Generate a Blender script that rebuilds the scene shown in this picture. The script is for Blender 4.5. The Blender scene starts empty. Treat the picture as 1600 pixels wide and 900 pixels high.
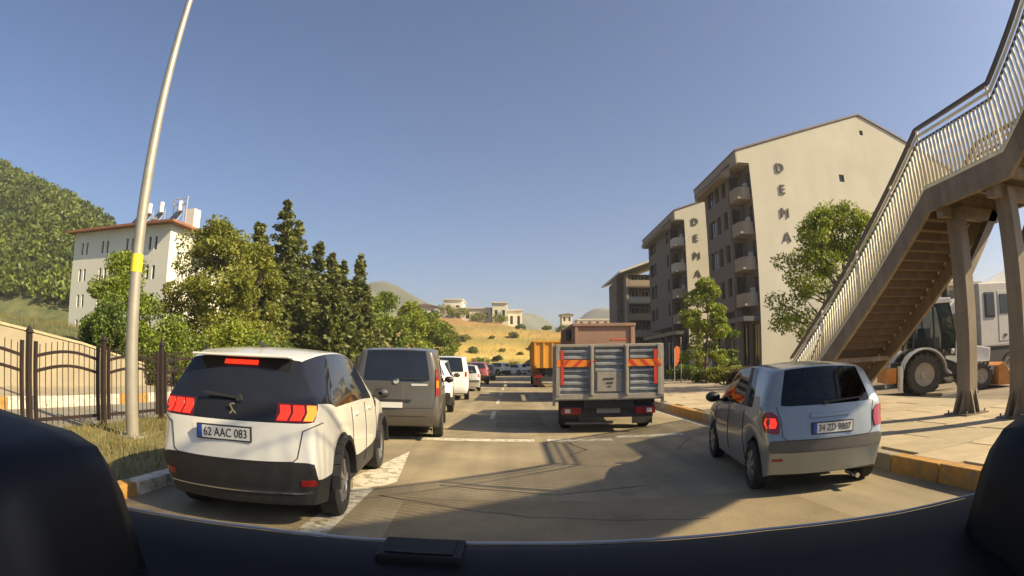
import bpy, bmesh, math, random
import numpy as np
from mathutils import Vector, Matrix
from mathutils.bvhtree import BVHTree
R = math.radians
rnd = random.Random(7)
sc = bpy.context.scene
COL = sc.collection

# ---------------------------------------------------------------- camera, sky, sun, exposure
cam_d = bpy.data.cameras.new('camera'); cam = bpy.data.objects.new('camera', cam_d); COL.objects.link(cam)
cam.location = (0, 0, 1.55)
cam.rotation_euler = (R(90 + 7.52), 0, 0)
cam_d.type = 'PANO'                       # wide dash-camera lens
cam_d.panorama_type = 'FISHEYE_EQUISOLID'
cam_d.fisheye_lens = 20.25
cam_d.fisheye_fov = R(180)
cam_d.sensor_width = 36.0; cam_d.sensor_fit = 'HORIZONTAL'
cam_d.clip_start = 0.02; cam_d.clip_end = 6000
sc.camera = cam
SUN_EL, SUN_BACK = 36.5, 19.0
sun_dir = Vector((math.cos(R(SUN_EL)) * math.cos(R(SUN_BACK)), -math.cos(R(SUN_EL)) * math.sin(R(SUN_BACK)), math.sin(R(SUN_EL))))
w = bpy.data.worlds.new('World'); sc.world = w; w.use_nodes = True
nt = w.node_tree
sky = nt.nodes.new('ShaderNodeTexSky'); sky.sky_type = 'NISHITA'; sky.sun_disc = False
sky.sun_elevation = R(SUN_EL); sky.sun_rotation = R(90 + SUN_BACK)
sky.altitude = 900; sky.air_density = 1.0; sky.dust_density = 4.5; sky.ozone_density = 6.0
bg = nt.nodes['Background']; bg.inputs['Strength'].default_value = 0.067
nt.links.new(sky.outputs[0], bg.inputs['Color'])
sl = bpy.data.lights.new('sun', 'SUN'); so = bpy.data.objects.new('sun', sl); COL.objects.link(so)
sl.energy = 5.0; sl.angle = R(0.53); sl.color = (1.0, 0.83, 0.54)
so.rotation_euler = sun_dir.to_track_quat('Z', 'Y').to_euler(); so.location = (20, -10, 30)
sc.view_settings.view_transform = 'Standard'; sc.view_settings.look = 'None'
sc.view_settings.exposure = 1.1; sc.view_settings.gamma = 1.0
sc.cycles.max_bounces = 6

# ---------------------------------------------------------------- materials
MATS = {}
def mat(name, col, rough=.6, metal=0., var=.12, scale=3., bump=0., bscale=40., coat=0., emit=None, estr=0., alt=None, coord='Object', island=0., spec=None, detail=5., stretch=None):
    if name in MATS: return MATS[name]
    m = bpy.data.materials.new(name); m.use_nodes = True; n = m.node_tree; L = n.links
    p = n.nodes['Principled BSDF']
    p.inputs['Roughness'].default_value = rough; p.inputs['Metallic'].default_value = metal
    if spec is not None: p.inputs['Specular IOR Level'].default_value = spec
    if coat: p.inputs['Coat Weight'].default_value = coat; p.inputs['Coat Roughness'].default_value = .04
    tc = n.nodes.new('ShaderNodeTexCoord'); vec = tc.outputs[coord]
    if stretch:
        mp = n.nodes.new('ShaderNodeMapping'); mp.inputs['Scale'].default_value = stretch; L.new(vec, mp.inputs[0]); vec = mp.outputs[0]
    nz = n.nodes.new('ShaderNodeTexNoise'); nz.inputs['Scale'].default_value = scale; nz.inputs['Detail'].default_value = detail; nz.inputs['Roughness'].default_value = .62
    L.new(vec, nz.inputs['Vector'])
    cr = n.nodes.new('ShaderNodeValToRGB'); L.new(nz.outputs[0], cr.inputs[0])
    c = Vector(col[:3]); a = Vector(alt[:3]) if alt else c * (1 + var)
    d = c * (1 - var)
    cr.color_ramp.elements[0].position = .32; cr.color_ramp.elements[0].color = (*d, 1)
    cr.color_ramp.elements[1].position = .68; cr.color_ramp.elements[1].color = (*a, 1)
    out = cr.outputs[0]
    if island:
        g = n.nodes.new('ShaderNodeNewGeometry'); hs = n.nodes.new('ShaderNodeHueSaturation')
        mr = n.nodes.new('ShaderNodeMapRange'); mr.inputs['To Min'].default_value = 1 - island; mr.inputs['To Max'].default_value = 1 + island
        L.new(g.outputs['Random Per Island'], mr.inputs[0]); L.new(mr.outputs[0], hs.inputs['Value']); L.new(out, hs.inputs['Color']); out = hs.outputs[0]
    L.new(out, p.inputs['Base Color'])
    if bump:
        nb = n.nodes.new('ShaderNodeTexNoise'); nb.inputs['Scale'].default_value = bscale; nb.inputs['Detail'].default_value = 6; L.new(vec, nb.inputs['Vector'])
        bp = n.nodes.new('ShaderNodeBump'); bp.inputs['Strength'].default_value = bump; bp.inputs['Distance'].default_value = .02
        L.new(nb.outputs[0], bp.inputs['Height']); L.new(bp.outputs[0], p.inputs['Normal'])
    if emit:
        p.inputs['Emission Color'].default_value = (*emit, 1); p.inputs['Emission Strength'].default_value = estr
    MATS[name] = m; return m
def leafmat(name, col, alt, trans=.35, scale=.9):
    m = mat(name, col, .55, var=.25, scale=scale, alt=alt, island=.35, detail=2)
    if 'leafdone' in m: return m
    m['leafdone'] = 1
    n = m.node_tree; p = n.nodes['Principled BSDF']; o = n.nodes['Material Output']
    src = p.inputs['Base Color'].links[0].from_socket
    t = n.nodes.new('ShaderNodeBsdfTranslucent'); n.links.new(src, t.inputs['Color'])
    mx = n.nodes.new('ShaderNodeMixShader'); mx.inputs[0].default_value = trans
    n.links.new(p.outputs[0], mx.inputs[1]); n.links.new(t.outputs[0], mx.inputs[2]); n.links.new(mx.outputs[0], o.inputs['Surface'])
    return m

# ---------------------------------------------------------------- mesh helpers
class MB:
    def __init__(s): s.v = []; s.f = []
    def add(s, vs, fs):
        b = len(s.v); s.v += [tuple(v) for v in vs]; s.f += [tuple(b + i for i in f) for f in fs]; return s
    def box(s, x0, x1, y0, y1, z0, z1):
        return s.add([(x0,y0,z0),(x1,y0,z0),(x1,y1,z0),(x0,y1,z0),(x0,y0,z1),(x1,y0,z1),(x1,y1,z1),(x0,y1,z1)],
                     [(0,3,2,1),(4,5,6,7),(0,1,5,4),(1,2,6,5),(2,3,7,6),(3,0,4,7)])
    def tube(s, p0, p1, r0, r1=None, n=10, cap=True):
        r1 = r0 if r1 is None else r1
        p0, p1 = Vector(p0), Vector(p1); d = (p1 - p0).normalized()
        a = d.orthogonal().normalized(); b = d.cross(a)
        vs = [p0 + (a * math.cos(2*math.pi*i/n) + b * math.sin(2*math.pi*i/n)) * r0 for i in range(n)] + \
             [p1 + (a * math.cos(2*math.pi*i/n) + b * math.sin(2*math.pi*i/n)) * r1 for i in range(n)]
        fs = [(i, (i+1) % n, n + (i+1) % n, n + i) for i in range(n)]
        if cap: fs += [tuple(range(n-1, -1, -1)), tuple(range(n, 2*n))]
        return s.add(vs, fs)
    def bar(s, p0, p1, wd, ht, up=(0,0,1)):
        p0, p1 = Vector(p0), Vector(p1); d = (p1 - p0).normalized(); u = Vector(up)
        x = d.cross(u).normalized() * wd / 2; z = x.cross(d).normalized() * ht / 2
        return s.add([p0-x-z, p0+x-z, p0+x+z, p0-x+z, p1-x-z, p1+x-z, p1+x+z, p1-x+z],
                     [(0,3,2,1),(4,5,6,7),(0,1,5,4),(1,2,6,5),(2,3,7,6),(3,0,4,7)])
    def prism(s, poly, a0, a1, axis='x'):      # poly in the other two axes
        n = len(poly)
        def P(u, v, t): return {'x': (t, u, v), 'y': (u, t, v), 'z': (u, v, t)}[axis]
        vs = [P(u, v, a0) for u, v in poly] + [P(u, v, a1) for u, v in poly]
        return s.add(vs, [tuple(range(n-1, -1, -1)), tuple(range(n, 2*n))] + [(i, (i+1) % n, n + (i+1) % n, n + i) for i in range(n)])
    def lathe(s, prof, n=24, axis='x', c=(0,0,0)):     # prof = [(along, radius)]
        vs = []
        for a, r in prof:
            for i in range(n):
                t = 2*math.pi*i/n; q = (r*math.cos(t), r*math.sin(t))
                vs.append({'x': (c[0]+a, c[1]+q[0], c[2]+q[1]), 'z': (c[0]+q[0], c[1]+q[1], c[2]+a), 'y': (c[0]+q[0], c[1]+a, c[2]+q[1])}[axis])
        fs = [(k*n+i, k*n+(i+1) % n, (k+1)*n+(i+1) % n, (k+1)*n+i) for k in range(len(prof)-1) for i in range(n)]
        return s.add(vs, fs)
    def mesh(s, name, bevel=0., seg=2, recalc=True):
        me = bpy.data.meshes.new(name); me.from_pydata(s.v, [], s.f)
        if bevel or recalc:
            bm = bmesh.new(); bm.from_mesh(me)
            if recalc: bmesh.ops.recalc_face_normals(bm, faces=bm.faces)
            if bevel: bmesh.ops.bevel(bm, geom=[e for e in bm.edges if len(e.link_faces) == 2 and e.calc_face_angle(0) > .5], offset=bevel, segments=seg, affect='EDGES', profile=.6)
            bm.to_mesh(me); bm.free()
        return me
    def build(s, name, m, parent=None, bevel=0., smooth=False, seg=2, recalc=True):
        return link(name, s.mesh(name, bevel, seg, recalc), m, parent, smooth)
def link(name, me, m=None, parent=None, smooth=False):
    o = bpy.data.objects.new(name, me); COL.objects.link(o)
    if m is not None and not me.materials: me.materials.append(m)
    if smooth:
        me.polygons.foreach_set('use_smooth', [True] * len(me.polygons))
        if smooth == 'auto': me.set_sharp_from_angle(angle=R(38))
    if parent is not None: o.parent = parent
    return o
def tag(o, label, cat, group=None):
    o['label'] = label; o['category'] = cat
    if group: o['group'] = group
    return o
def struct(o): o['kind'] = 'structure'; return o
def thing(name, label, cat, loc=(0,0,0), rz=0., group=None):
    o = bpy.data.objects.new(name, None); COL.objects.link(o); o.empty_display_size = .3
    o.location = loc; o.rotation_euler = (0, 0, R(rz)); return tag(o, label, cat, group)
def copy_tree(o, parent=None):
    c = o.copy(); COL.objects.link(c); c.parent = parent
    for ch in list(o.children): copy_tree(ch, c)
    return c
def text_mesh(s, size, depth=.01, name='lettering'):
    cu = bpy.data.curves.new(name, 'FONT'); cu.body = s; cu.size = size; cu.extrude = depth; cu.align_x = 'CENTER'; cu.align_y = 'CENTER'
    o = bpy.data.objects.new(name, cu); COL.objects.link(o)
    dg = bpy.context.evaluated_depsgraph_get(); me = bpy.data.meshes.new_from_object(o.evaluated_get(dg)); me.name = name
    bpy.data.objects.remove(o); bpy.data.curves.remove(cu); return me

# ---------------------------------------------------------------- ground, road, kerbs, pavement
M_asph = mat('asphalt', (.25,.20,.118), .85, var=.16, scale=.7, bump=.25, bscale=60, detail=8)
def weather(m, fine=140., amt=.25, streak=None, samt=.12, stain=.6, stamt=.18):
    n = m.node_tree; p = n.nodes['Principled BSDF']; src = p.inputs['Base Color'].links[0].from_socket; tc = n.nodes.new('ShaderNodeTexCoord')
    def layer(src, scale, lo, hi, stretch=None, d=4, p0=.35, p1=.65):
        v = tc.outputs['Object']
        if stretch: mp = n.nodes.new('ShaderNodeMapping'); mp.inputs['Scale'].default_value = stretch; n.links.new(v, mp.inputs[0]); v = mp.outputs[0]
        z = n.nodes.new('ShaderNodeTexNoise'); z.inputs['Scale'].default_value = scale; z.inputs['Detail'].default_value = d; n.links.new(v, z.inputs['Vector'])
        mr = n.nodes.new('ShaderNodeMapRange'); mr.inputs['From Min'].default_value = p0; mr.inputs['From Max'].default_value = p1; mr.inputs['To Min'].default_value = lo; mr.inputs['To Max'].default_value = hi; n.links.new(z.outputs[0], mr.inputs[0])
        h = n.nodes.new('ShaderNodeHueSaturation'); n.links.new(mr.outputs[0], h.inputs['Value']); n.links.new(src, h.inputs['Color']); return h.outputs[0]
    if fine: src = layer(src, fine, 1-amt, 1+amt, d=3)
    if stain: src = layer(src, stain, 1-stamt, 1+stamt*.5, d=8)
    if streak: src = layer(src, 1.0, 1-samt, 1+samt*.6, streak, d=5)
    n.links.new(src, p.inputs['Base Color']); return m
def worn(m, under, thr=.47, scale=11.):
    n = m.node_tree; p = n.nodes['Principled BSDF']; src = p.inputs['Base Color'].links[0].from_socket; tc = n.nodes.new('ShaderNodeTexCoord')
    z = n.nodes.new('ShaderNodeTexNoise'); z.inputs['Scale'].default_value = scale; z.inputs['Detail'].default_value = 9; z.inputs['Roughness'].default_value = .7; n.links.new(tc.outputs['Object'], z.inputs['Vector'])
    mr = n.nodes.new('ShaderNodeMapRange'); mr.inputs['From Min'].default_value = thr-.04; mr.inputs['From Max'].default_value = thr+.05; n.links.new(z.outputs[0], mr.inputs[0])
    mx = n.nodes.new('ShaderNodeMix'); mx.data_type = 'RGBA'; mx.inputs[6].default_value = (*under, 1); n.links.new(mr.outputs[0], mx.inputs[0]); n.links.new(src, mx.inputs[7]); n.links.new(mx.outputs[2], p.inputs['Base Color']); return m
M_conc = mat('paving_concrete', (.27,.225,.155), .9, var=.15, scale=1.5, bump=.2, bscale=30)
M_dirt = mat('bare_earth', (.17,.13,.085), .95, var=.3, scale=.6, bump=.5, bscale=8)
M_paint = mat('road_paint', (.52,.47,.36), .7, var=.22, scale=9, alt=(.62,.57,.45))
M_grass = mat('grass_soil', (.11,.11,.035), .95, var=.3, scale=.8, alt=(.2,.17,.06), bump=.4, bscale=12)
M_yel = mat('yellow_kerb_paint', (.36,.19,.04), .75, var=.22, scale=7)
M_wht = mat('white_kerb_paint', (.55,.5,.4), .75, var=.2, scale=6)
M_kgrey = mat('bare_kerb_concrete', (.24,.2,.15), .9, var=.2, scale=6)

weather(M_asph, 70, .28, (2.2,.06,1), .2, .5, .24); worn(M_paint, (.22,.175,.095), .44, 7); weather(M_conc, 60, .12, None, 0, .8, .15)
worn(M_yel, (.2,.165,.11), .42, 9); worn(M_wht, (.24,.2,.14), .42, 9)
struct(MB().add([(-3000,-300,-.06),(3000,-300,-.06),(3000,4000,-.06),(-3000,4000,-.06)], [(0,1,2,3)]).build('ground', M_grass))
LK, RK = -3.95, 4.78
struct(MB().add([(LK-.05,-20,0),(RK+.05,-20,0),(RK+.05,118,0),(LK-.05,118,0)], [(0,1,2,3)]).build('road', M_asph))
def marking(name, poly, parent):
    o = MB().add([(x, y, .004) for x, y in poly], [tuple(range(len(poly)))]).build(name, M_paint, parent, recalc=False); return o
mk = bpy.data.objects.new('road_markings', None); COL.objects.link(mk); struct(mk)
marking('stop_line', [(-3.5,11.45),(.45,11.25),(.45,11.62),(-3.5,11.85)], mk)
marking('stop_line', [(.7,11.25),(2.0,11.18),(2.0,11.5),(.7,11.6)], mk)
marking('stop_line', [(2.15,11.55),(3.6,11.55),(3.6,11.9),(2.15,11.9)], mk)
marking('arrow_marking', [(-1.92,4.3),(-1.62,4.3),(-1.66,6.7),(-1.47,7.2),(-1.76,9.8),(-2.1,7.3),(-1.92,6.7)], mk)
for y in (16, 22, 28, 34, 40, 46, 54, 62, 72): marking('lane_line', [(-.62,y),(-.50,y),(-.50,y+2.6),(-.62,y+2.6)], mk)
marking('edge_line', [(4.45,12.5),(4.57,12.5),(4.57,70),(4.45,70)], mk)
# asphalt repairs, cracks
M_crack = mat('tar_seal', (.05,.043,.036), .6, var=.2, scale=5)
M_patch = weather(mat('asphalt_repair', (.20,.155,.085), .88, var=.16, scale=1.2, bump=.3, bscale=70), 90, .25, None, 0, .7, .2)
pt = struct(MB().add([(-.4,13.8,.002),(.8,13.8,.002),(.8,30,.002),(-.4,30,.002)], [(0,1,2,3)]).build('asphalt_patch', M_patch))
struct(MB().add([(-1.1,4.2,.0025),(3.2,4.0,.0025),(3.1,6.1,.0025),(-1.2,6.4,.0025)], [(0,1,2,3)]).build('asphalt_patch', M_patch))
def crack(pts, wd):
    b = MB(); p = []
    for (x0,y0),(x1,y1) in zip(pts, pts[1:]):
        n = max(2, int(math.hypot(x1-x0, y1-y0) / .25))
        for i in range(n): p.append((x0+(x1-x0)*i/n + rnd.uniform(-.03,.03), y0+(y1-y0)*i/n + rnd.uniform(-.03,.03)))
    p.append(pts[-1])
    vs = []
    for i, (x, y) in enumerate(p):
        q = p[min(i+1, len(p)-1)]; r_ = p[max(i-1, 0)]; dx, dy = q[0]-r_[0], q[1]-r_[1]; l = math.hypot(dx, dy) or 1
        ww = wd * rnd.uniform(.5, 1.2); vs += [(x - dy/l*ww, y + dx/l*ww, .005), (x + dy/l*ww, y - dx/l*ww, .005)]
    b.add(vs, [(2*i, 2*i+1, 2*i+3, 2*i+2) for i in range(len(p)-1)])
    return struct(b.build('road_crack', M_crack, recalc=False))
crack([(-1.5,6.4),(.2,5.6),(1.9,5.2)], .012); crack([(-.9,7.1),(.5,6.6),(1.6,6.9)], .010); crack([(.9,9.3),(1.3,10.1),(1.1,11.0)], .014)
crack([(-1.2,12.3),(.6,14.5),(.2,19)], .015); crack([(2.8,9.5),(3.6,11.2),(4.4,12.0)], .012)

# kerbs: one stone after the other
def kerb(name, x0, x1, ys, ztop, mats, cols):
    e = struct(bpy.data.objects.new(name, None)); COL.objects.link(e)
    me = {}
    for i, (y0, y1) in enumerate(ys):
        m = mats[cols[i % len(cols)]]
        key = (m.name, round(y1-y0, 2))
        if key not in me:
            me[key] = MB().box(x0, x1, .008, y1-y0-.008, -.05, ztop).mesh('kerb_stone', .018); me[key].materials.append(m)
        o = bpy.data.objects.new('kerb_stone', me[key]); COL.objects.link(o); o.parent = e; o.location = (rnd.uniform(-.006,.006), y0, rnd.uniform(-.004,.004))
    return e
kerb('kerb_right', RK, RK+.2, [(y, y+1.0) for y in np.arange(-2, 60, 1.0)], .225, [M_yel, M_kgrey], [0,0,0,1,1,0,0,0,1,1,1])
kerb('kerb_left', LK-.2, LK, [(y, y+1.0) for y in np.arange(-2, 52, 1.0)], .15, [M_yel, M_wht], [1,1,1,0,0,0,0])
# right pavement: bed and slabs
struct(MB().box(RK+.2, 11.4, -6, 62, -.05, .185).build('pavement_right', M_conc))
pave = [o for o in bpy.data.objects if o.name == 'pavement_right'][0]
slm = []
for k in range(3):
    c = [(.35,.28,.175),(.31,.25,.155),(.38,.305,.19)][k]
    me = MB().box(0, 1.13, 0, .88, -.02, .03).mesh('paving_slab', .006, 1); me.materials.append(mat('slab_%d' % k, c, .9, var=.13, scale=2.5, bump=.2, bscale=35)); slm.append(me)
for i in range(30):
    for j in range(5 + 0):
        o = bpy.data.objects.new('paving_slab', slm[rnd.randrange(3)]); COL.objects.link(o); o.parent = pave
        o.location = (RK+.225 + j*1.155 + (0 if i % 2 else .12) , 2.2 + i*.9, .185 + rnd.uniform(-.003,.004)); o.rotation_euler = (rnd.uniform(-.002,.002), rnd.uniform(-.002,.002), 0)
struct(MB().add([(11.4,-10,.03),(80,-10,.03),(80,30,.03),(11.4,30,.03)], [(0,1,2,3)]).build('building_yard', M_dirt))
struct(MB().add([(11.4,30,.06),(90,30,.06),(90,110,.06),(11.4,110,.06)], [(0,1,2,3)]).build('forecourt', M_conc))

# left side: verge, yard behind the fence
struct(MB().box(-7.7, LK-.2, -4, 54, -.05, .125).build('verge', M_grass))
struct(MB().add([(-14,-6,.05),(-7.7,-6,.05),(-7.7,60,.05),(-14,60,.05)], [(0,1,2,3)]).build('parking_yard', mat('yard_asphalt', (.2,.18,.14), .9, var=.15, scale=1, bump=.2)))
kerb('kerb_yard', -10.95, -10.8, [(y, y+1.5) for y in np.arange(1, 22, 1.5)], .32, [M_yel, M_wht], [1,1,0,1,0,1])
struct(MB().box(-14.05, -10.95, 0, 22, 0, .26).build('yard_platform', mat('yard_concrete', (.29,.245,.165), .9, var=.12, scale=1.2, bump=.15)))

def walltop(y): return float(np.interp(y, [0, 8, 12.3, 14.6, 21.2, 40], [2.4, 2.15, 1.84, 1.63, .62, .3]))
def ss(a, b, x):
    t = min(1, max(0, (x-a)/(b-a))); return t*t*(3-2*t)
def hill_h(x):
    return float(np.interp(-x, [0, 30, 60, 100, 149, 212, 300, 450], [0, 0, 8, 21, 44, 66, 88, 100]))
def terr(x, y):
    z = walltop(y) - .12 + (2.75 - walltop(y)) * ss(14.2, 30, -x)
    if y > 66: z += max(0, hill_h(x*150/max(y,90)) - 1.0) * ss(64, 150, y) 
    return z + .25*math.sin(x*.31+y*.17)*ss(16, 26, -x)
xs = [-14.1 - 1.2*i for i in range(16)] + [-34 - 4*i for i in range(20)] + [-116 - 9*i for i in range(40)]
ys = [-6 + 2.2*i for i in range(33)] + [70 + 5*i for i in range(36)]
vs = [(x, y, terr(x, y)) for x in xs for y in ys]; ny = len(ys)
struct(MB().add(vs, [(a*ny+b, a*ny+b+1, (a+1)*ny+b+1, (a+1)*ny+b) for a in range(len(xs)-1) for b in range(ny-1)]).build('hillside', mat('hill_grass', (.075,.095,.03), .95, var=.3, scale=.25, alt=(.13,.13,.045), bump=.4, bscale=3), smooth=True))
b = MB(); wy = [0, 4, 8, 12.3, 14.6, 18, 21.2, 24]
prof = []
for y in wy: prof.append((y, walltop(y)))
b.prism([(0, 0)] + [(24, 0)] + [(y, z) for y, z in reversed(prof)], -14.3, -14.0, 'x')
rw = thing('retaining_wall', 'low beige concrete retaining wall with sloping top behind the iron fence', 'wall', (0,0,0))
b.build('wall_body', mat('retaining_concrete', (.30,.255,.17), .9, var=.12, scale=.8, bump=.15), rw)
b = MB()
for (y0,z0),(y1,z1) in zip(prof, prof[1:]): b.bar((-14.15,y0,z0+.04), (-14.15,y1,z1+.04), .38, .075)
b.build('coping', mat('coping_stone', (.40,.33,.2), .85, var=.15), rw)

# ---------------------------------------------------------------- far ground: embankment and hills
def embz(x, y):
    top = float(np.interp(x, [-60,-20,-5,4,12,25,60], [15,14.2,12.6,11.0,10.2,9.6,9.2]))
    t = (y-118)/40
    if t <= 0: return -.05
    t = min(1, t); prof = np.interp(t, [0,.12,.3,.42,.62,.75,1], [0,.05,.30,.36,.62,.72,1])
    return float(top*prof) + .25*math.sin(x*.5+y*.3) + .18*math.sin(x*1.3-y*.7)
xs = [-70 + 2.5*i for i in range(61)]; ys = [116 + 1.5*i for i in range(30)] + [165, 185, 230]
vs = [(x, y, embz(x, y)) for x in xs for y in ys]; ny = len(ys)
M_emb = mat('dry_grass_slope', (.30,.21,.055), .95, var=.25, scale=.16, alt=(.42,.31,.10), bump=.5, bscale=2.5, stretch=(.35,1,1.6), detail=9)
struct(MB().add(vs, [(a*ny+b, a*ny+b+1, (a+1)*ny+b+1, (a+1)*ny+b) for a in range(60) for b in range(ny-1)]).build('embankment', M_emb, smooth=True))
_n = M_emb.node_tree; _p = _n.nodes['Principled BSDF']; _src = _p.inputs['Base Color'].links[0].from_socket
_g = _n.nodes.new('ShaderNodeNewGeometry'); _sx = _n.nodes.new('ShaderNodeSeparateXYZ'); _n.links.new(_g.outputs['Position'], _sx.inputs[0])
_nz = _n.nodes.new('ShaderNodeTexNoise'); _nz.inputs['Scale'].default_value = .22; _nz.inputs['Detail'].default_value = 6
_ma = _n.nodes.new('ShaderNodeMath'); _ma.operation = 'MULTIPLY_ADD'; _ma.inputs[1].default_value = 5.0; _n.links.new(_nz.outputs[0], _ma.inputs[0]); _n.links.new(_sx.outputs['Z'], _ma.inputs[2])
_mr = _n.nodes.new('ShaderNodeMapRange'); _mr.inputs['From Min'].default_value = 1; _mr.inputs['From Max'].default_value = 16; _n.links.new(_ma.outputs[0], _mr.inputs[0])
_cr = _n.nodes.new('ShaderNodeValToRGB'); _n.links.new(_mr.outputs[0], _cr.inputs[0]); _e = _cr.color_ramp.elements
_e[0].position = 0; _e[0].color = (.10,.10,.02,1); _e[1].position = 1; _e[1].color = (.24,.13,.05,1)
for _q, _c in ((.17,(.15,.13,.025,1)),(.27,(.46,.34,.09,1)),(.42,(.40,.27,.06,1)),(.55,(.20,.17,.04,1)),(.66,(.36,.23,.06,1)),(.8,(.19,.15,.04,1)),(.9,(.27,.15,.05,1))): _k = _e.new(_q); _k.color = _c
_mx = _n.nodes.new('ShaderNodeMix'); _mx.data_type = 'RGBA'; _mx.inputs[0].default_value = .85; _n.links.new(_src, _mx.inputs[6]); _n.links.new(_cr.outputs[0], _mx.inputs[7]); _n.links.new(_mx.outputs[2], _p.inputs['Base Color'])
def far_hill(name, cx, cy, sx, sy, h, m, seed, pw=1.6):
    r = random.Random(seed); ph = [r.uniform(0, 6) for _ in range(6)]
    vs = []; n = 48
    for a in range(n+1):
        for c in range(n+1):
            u, v = a/n*2-1, c/n*2-1
            d = max(0, 1-(u*u+v*v)); z = h*d**pw*(1+.13*math.sin(u*6+ph[0])*math.cos(v*5+ph[1])+.05*math.sin(u*17+ph[2]+v*13)) - 2
            vs.append((cx+u*sx, cy+v*sy, z))
    return struct(MB().add(vs, [(a*(n+1)+c, a*(n+1)+c+1, (a+1)*(n+1)+c+1, (a+1)*(n+1)+c) for a in range(n) for c in range(n)]).build(name, m, smooth=True))
M_fh = mat('far_hill_scrub', (.10,.115,.07), .95, var=.25, scale=.02, alt=(.15,.15,.09), bump=.3, bscale=.2, detail=9)
far_hill('hill', -175, 640, 210, 150, 88, M_fh, 1, 1.3)
far_hill('hill', -30, 1000, 200, 160, 92, M_fh, 2, 1.2)
far_hill('hill', 190, 900, 160, 150, 92, M_fh, 3, 1.1)
far_hill('hill', -420, 800, 300, 200, 95, M_fh, 4, 1.1)
far_hill('hill', 700, 900, 420, 200, 90, M_fh, 5, 1.1)

# ---------------------------------------------------------------- buildings
def wall_grid(W, H, holes, depth):
    """wall in the plane y=0 from x=0..W, z=0..H with holes (x0,x1,z0,z1) and reveals of the given depth (towards +y)"""
    xs = sorted({0, W} | {h[0] for h in holes} | {h[1] for h in holes}); zs = sorted({0, H} | {h[2] for h in holes} | {h[3] for h in holes})
    b = MB()
    for x0, x1 in zip(xs, xs[1:]):
        for z0, z1 in zip(zs, zs[1:]):
            mx, mz = (x0+x1)/2, (z0+z1)/2
            if any(h[0] < mx < h[1] and h[2] < mz < h[3] for h in holes): continue
            b.add([(x0,0,z0),(x1,0,z0),(x1,0,z1),(x0,0,z1)], [(0,1,2,3)])
    for x0, x1, z0, z1 in holes:
        b.add([(x0,0,z0),(x1,0,z0),(x1,0,z1),(x0,0,z1),(x0,depth,z0),(x1,depth,z0),(x1,depth,z1),(x0,depth,z1)],
              [(0,4,5,1),(1,5,6,2),(2,6,7,3),(3,7,4,0)])
    return b
M_glass = mat('window_glass', (.03,.034,.04), .06, var=.3, scale=.5, spec=.8)
M_frame = mat('window_frame', (.45,.43,.38), .5)
M_dframe = mat('dark_window_frame', (.07,.06,.055), .5)
def window(parent, x0, x1, z0, z1, y, frame=M_frame, mull=1, fw=.07, rot=None):
    o = MB()
    o.box(x0, x0+fw, y-.03, y+.04, z0, z1).box(x1-fw, x1, y-.03, y+.04, z0, z1).box(x0+fw, x1-fw, y-.03, y+.04, z0, z0+fw).box(x0+fw, x1-fw, y-.03, y+.04, z1-fw, z1)
    for k in range(mull):
        xc = x0 + (x1-x0)*(k+1)/(mull+1); o.box(xc-fw/2, xc+fw/2, y-.028, y+.038, z0+fw, z1-fw)
    f = o.build('window', frame, parent)
    MB().add([(x0+.01,y+.01,z0+.01),(x1-.01,y+.01,z0+.01),(x1-.01,y+.01,z1-.01),(x0+.01,y+.01,z1-.01)], [(0,1,2,3)]).build('pane', M_glass, f)
    if rot is not None: f.matrix_parent_inverse = Matrix(); f.matrix_local = rot
    return f

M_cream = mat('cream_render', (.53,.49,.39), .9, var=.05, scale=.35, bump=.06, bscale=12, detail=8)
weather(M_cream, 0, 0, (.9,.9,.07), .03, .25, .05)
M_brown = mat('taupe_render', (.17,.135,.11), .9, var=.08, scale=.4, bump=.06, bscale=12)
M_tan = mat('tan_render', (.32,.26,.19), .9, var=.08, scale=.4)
M_roofd = mat('dark_roof_sheet', (.17,.12,.10), .7, var=.15, scale=.6)
M_letter = mat('bronze_letter', (.10,.08,.06), .5)
FACE_L = Matrix(((0,1,0,0),(-1,0,0,0),(0,0,1,0),(0,0,0,1)))   # local wall x -> -Y, local depth +y -> +X

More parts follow.
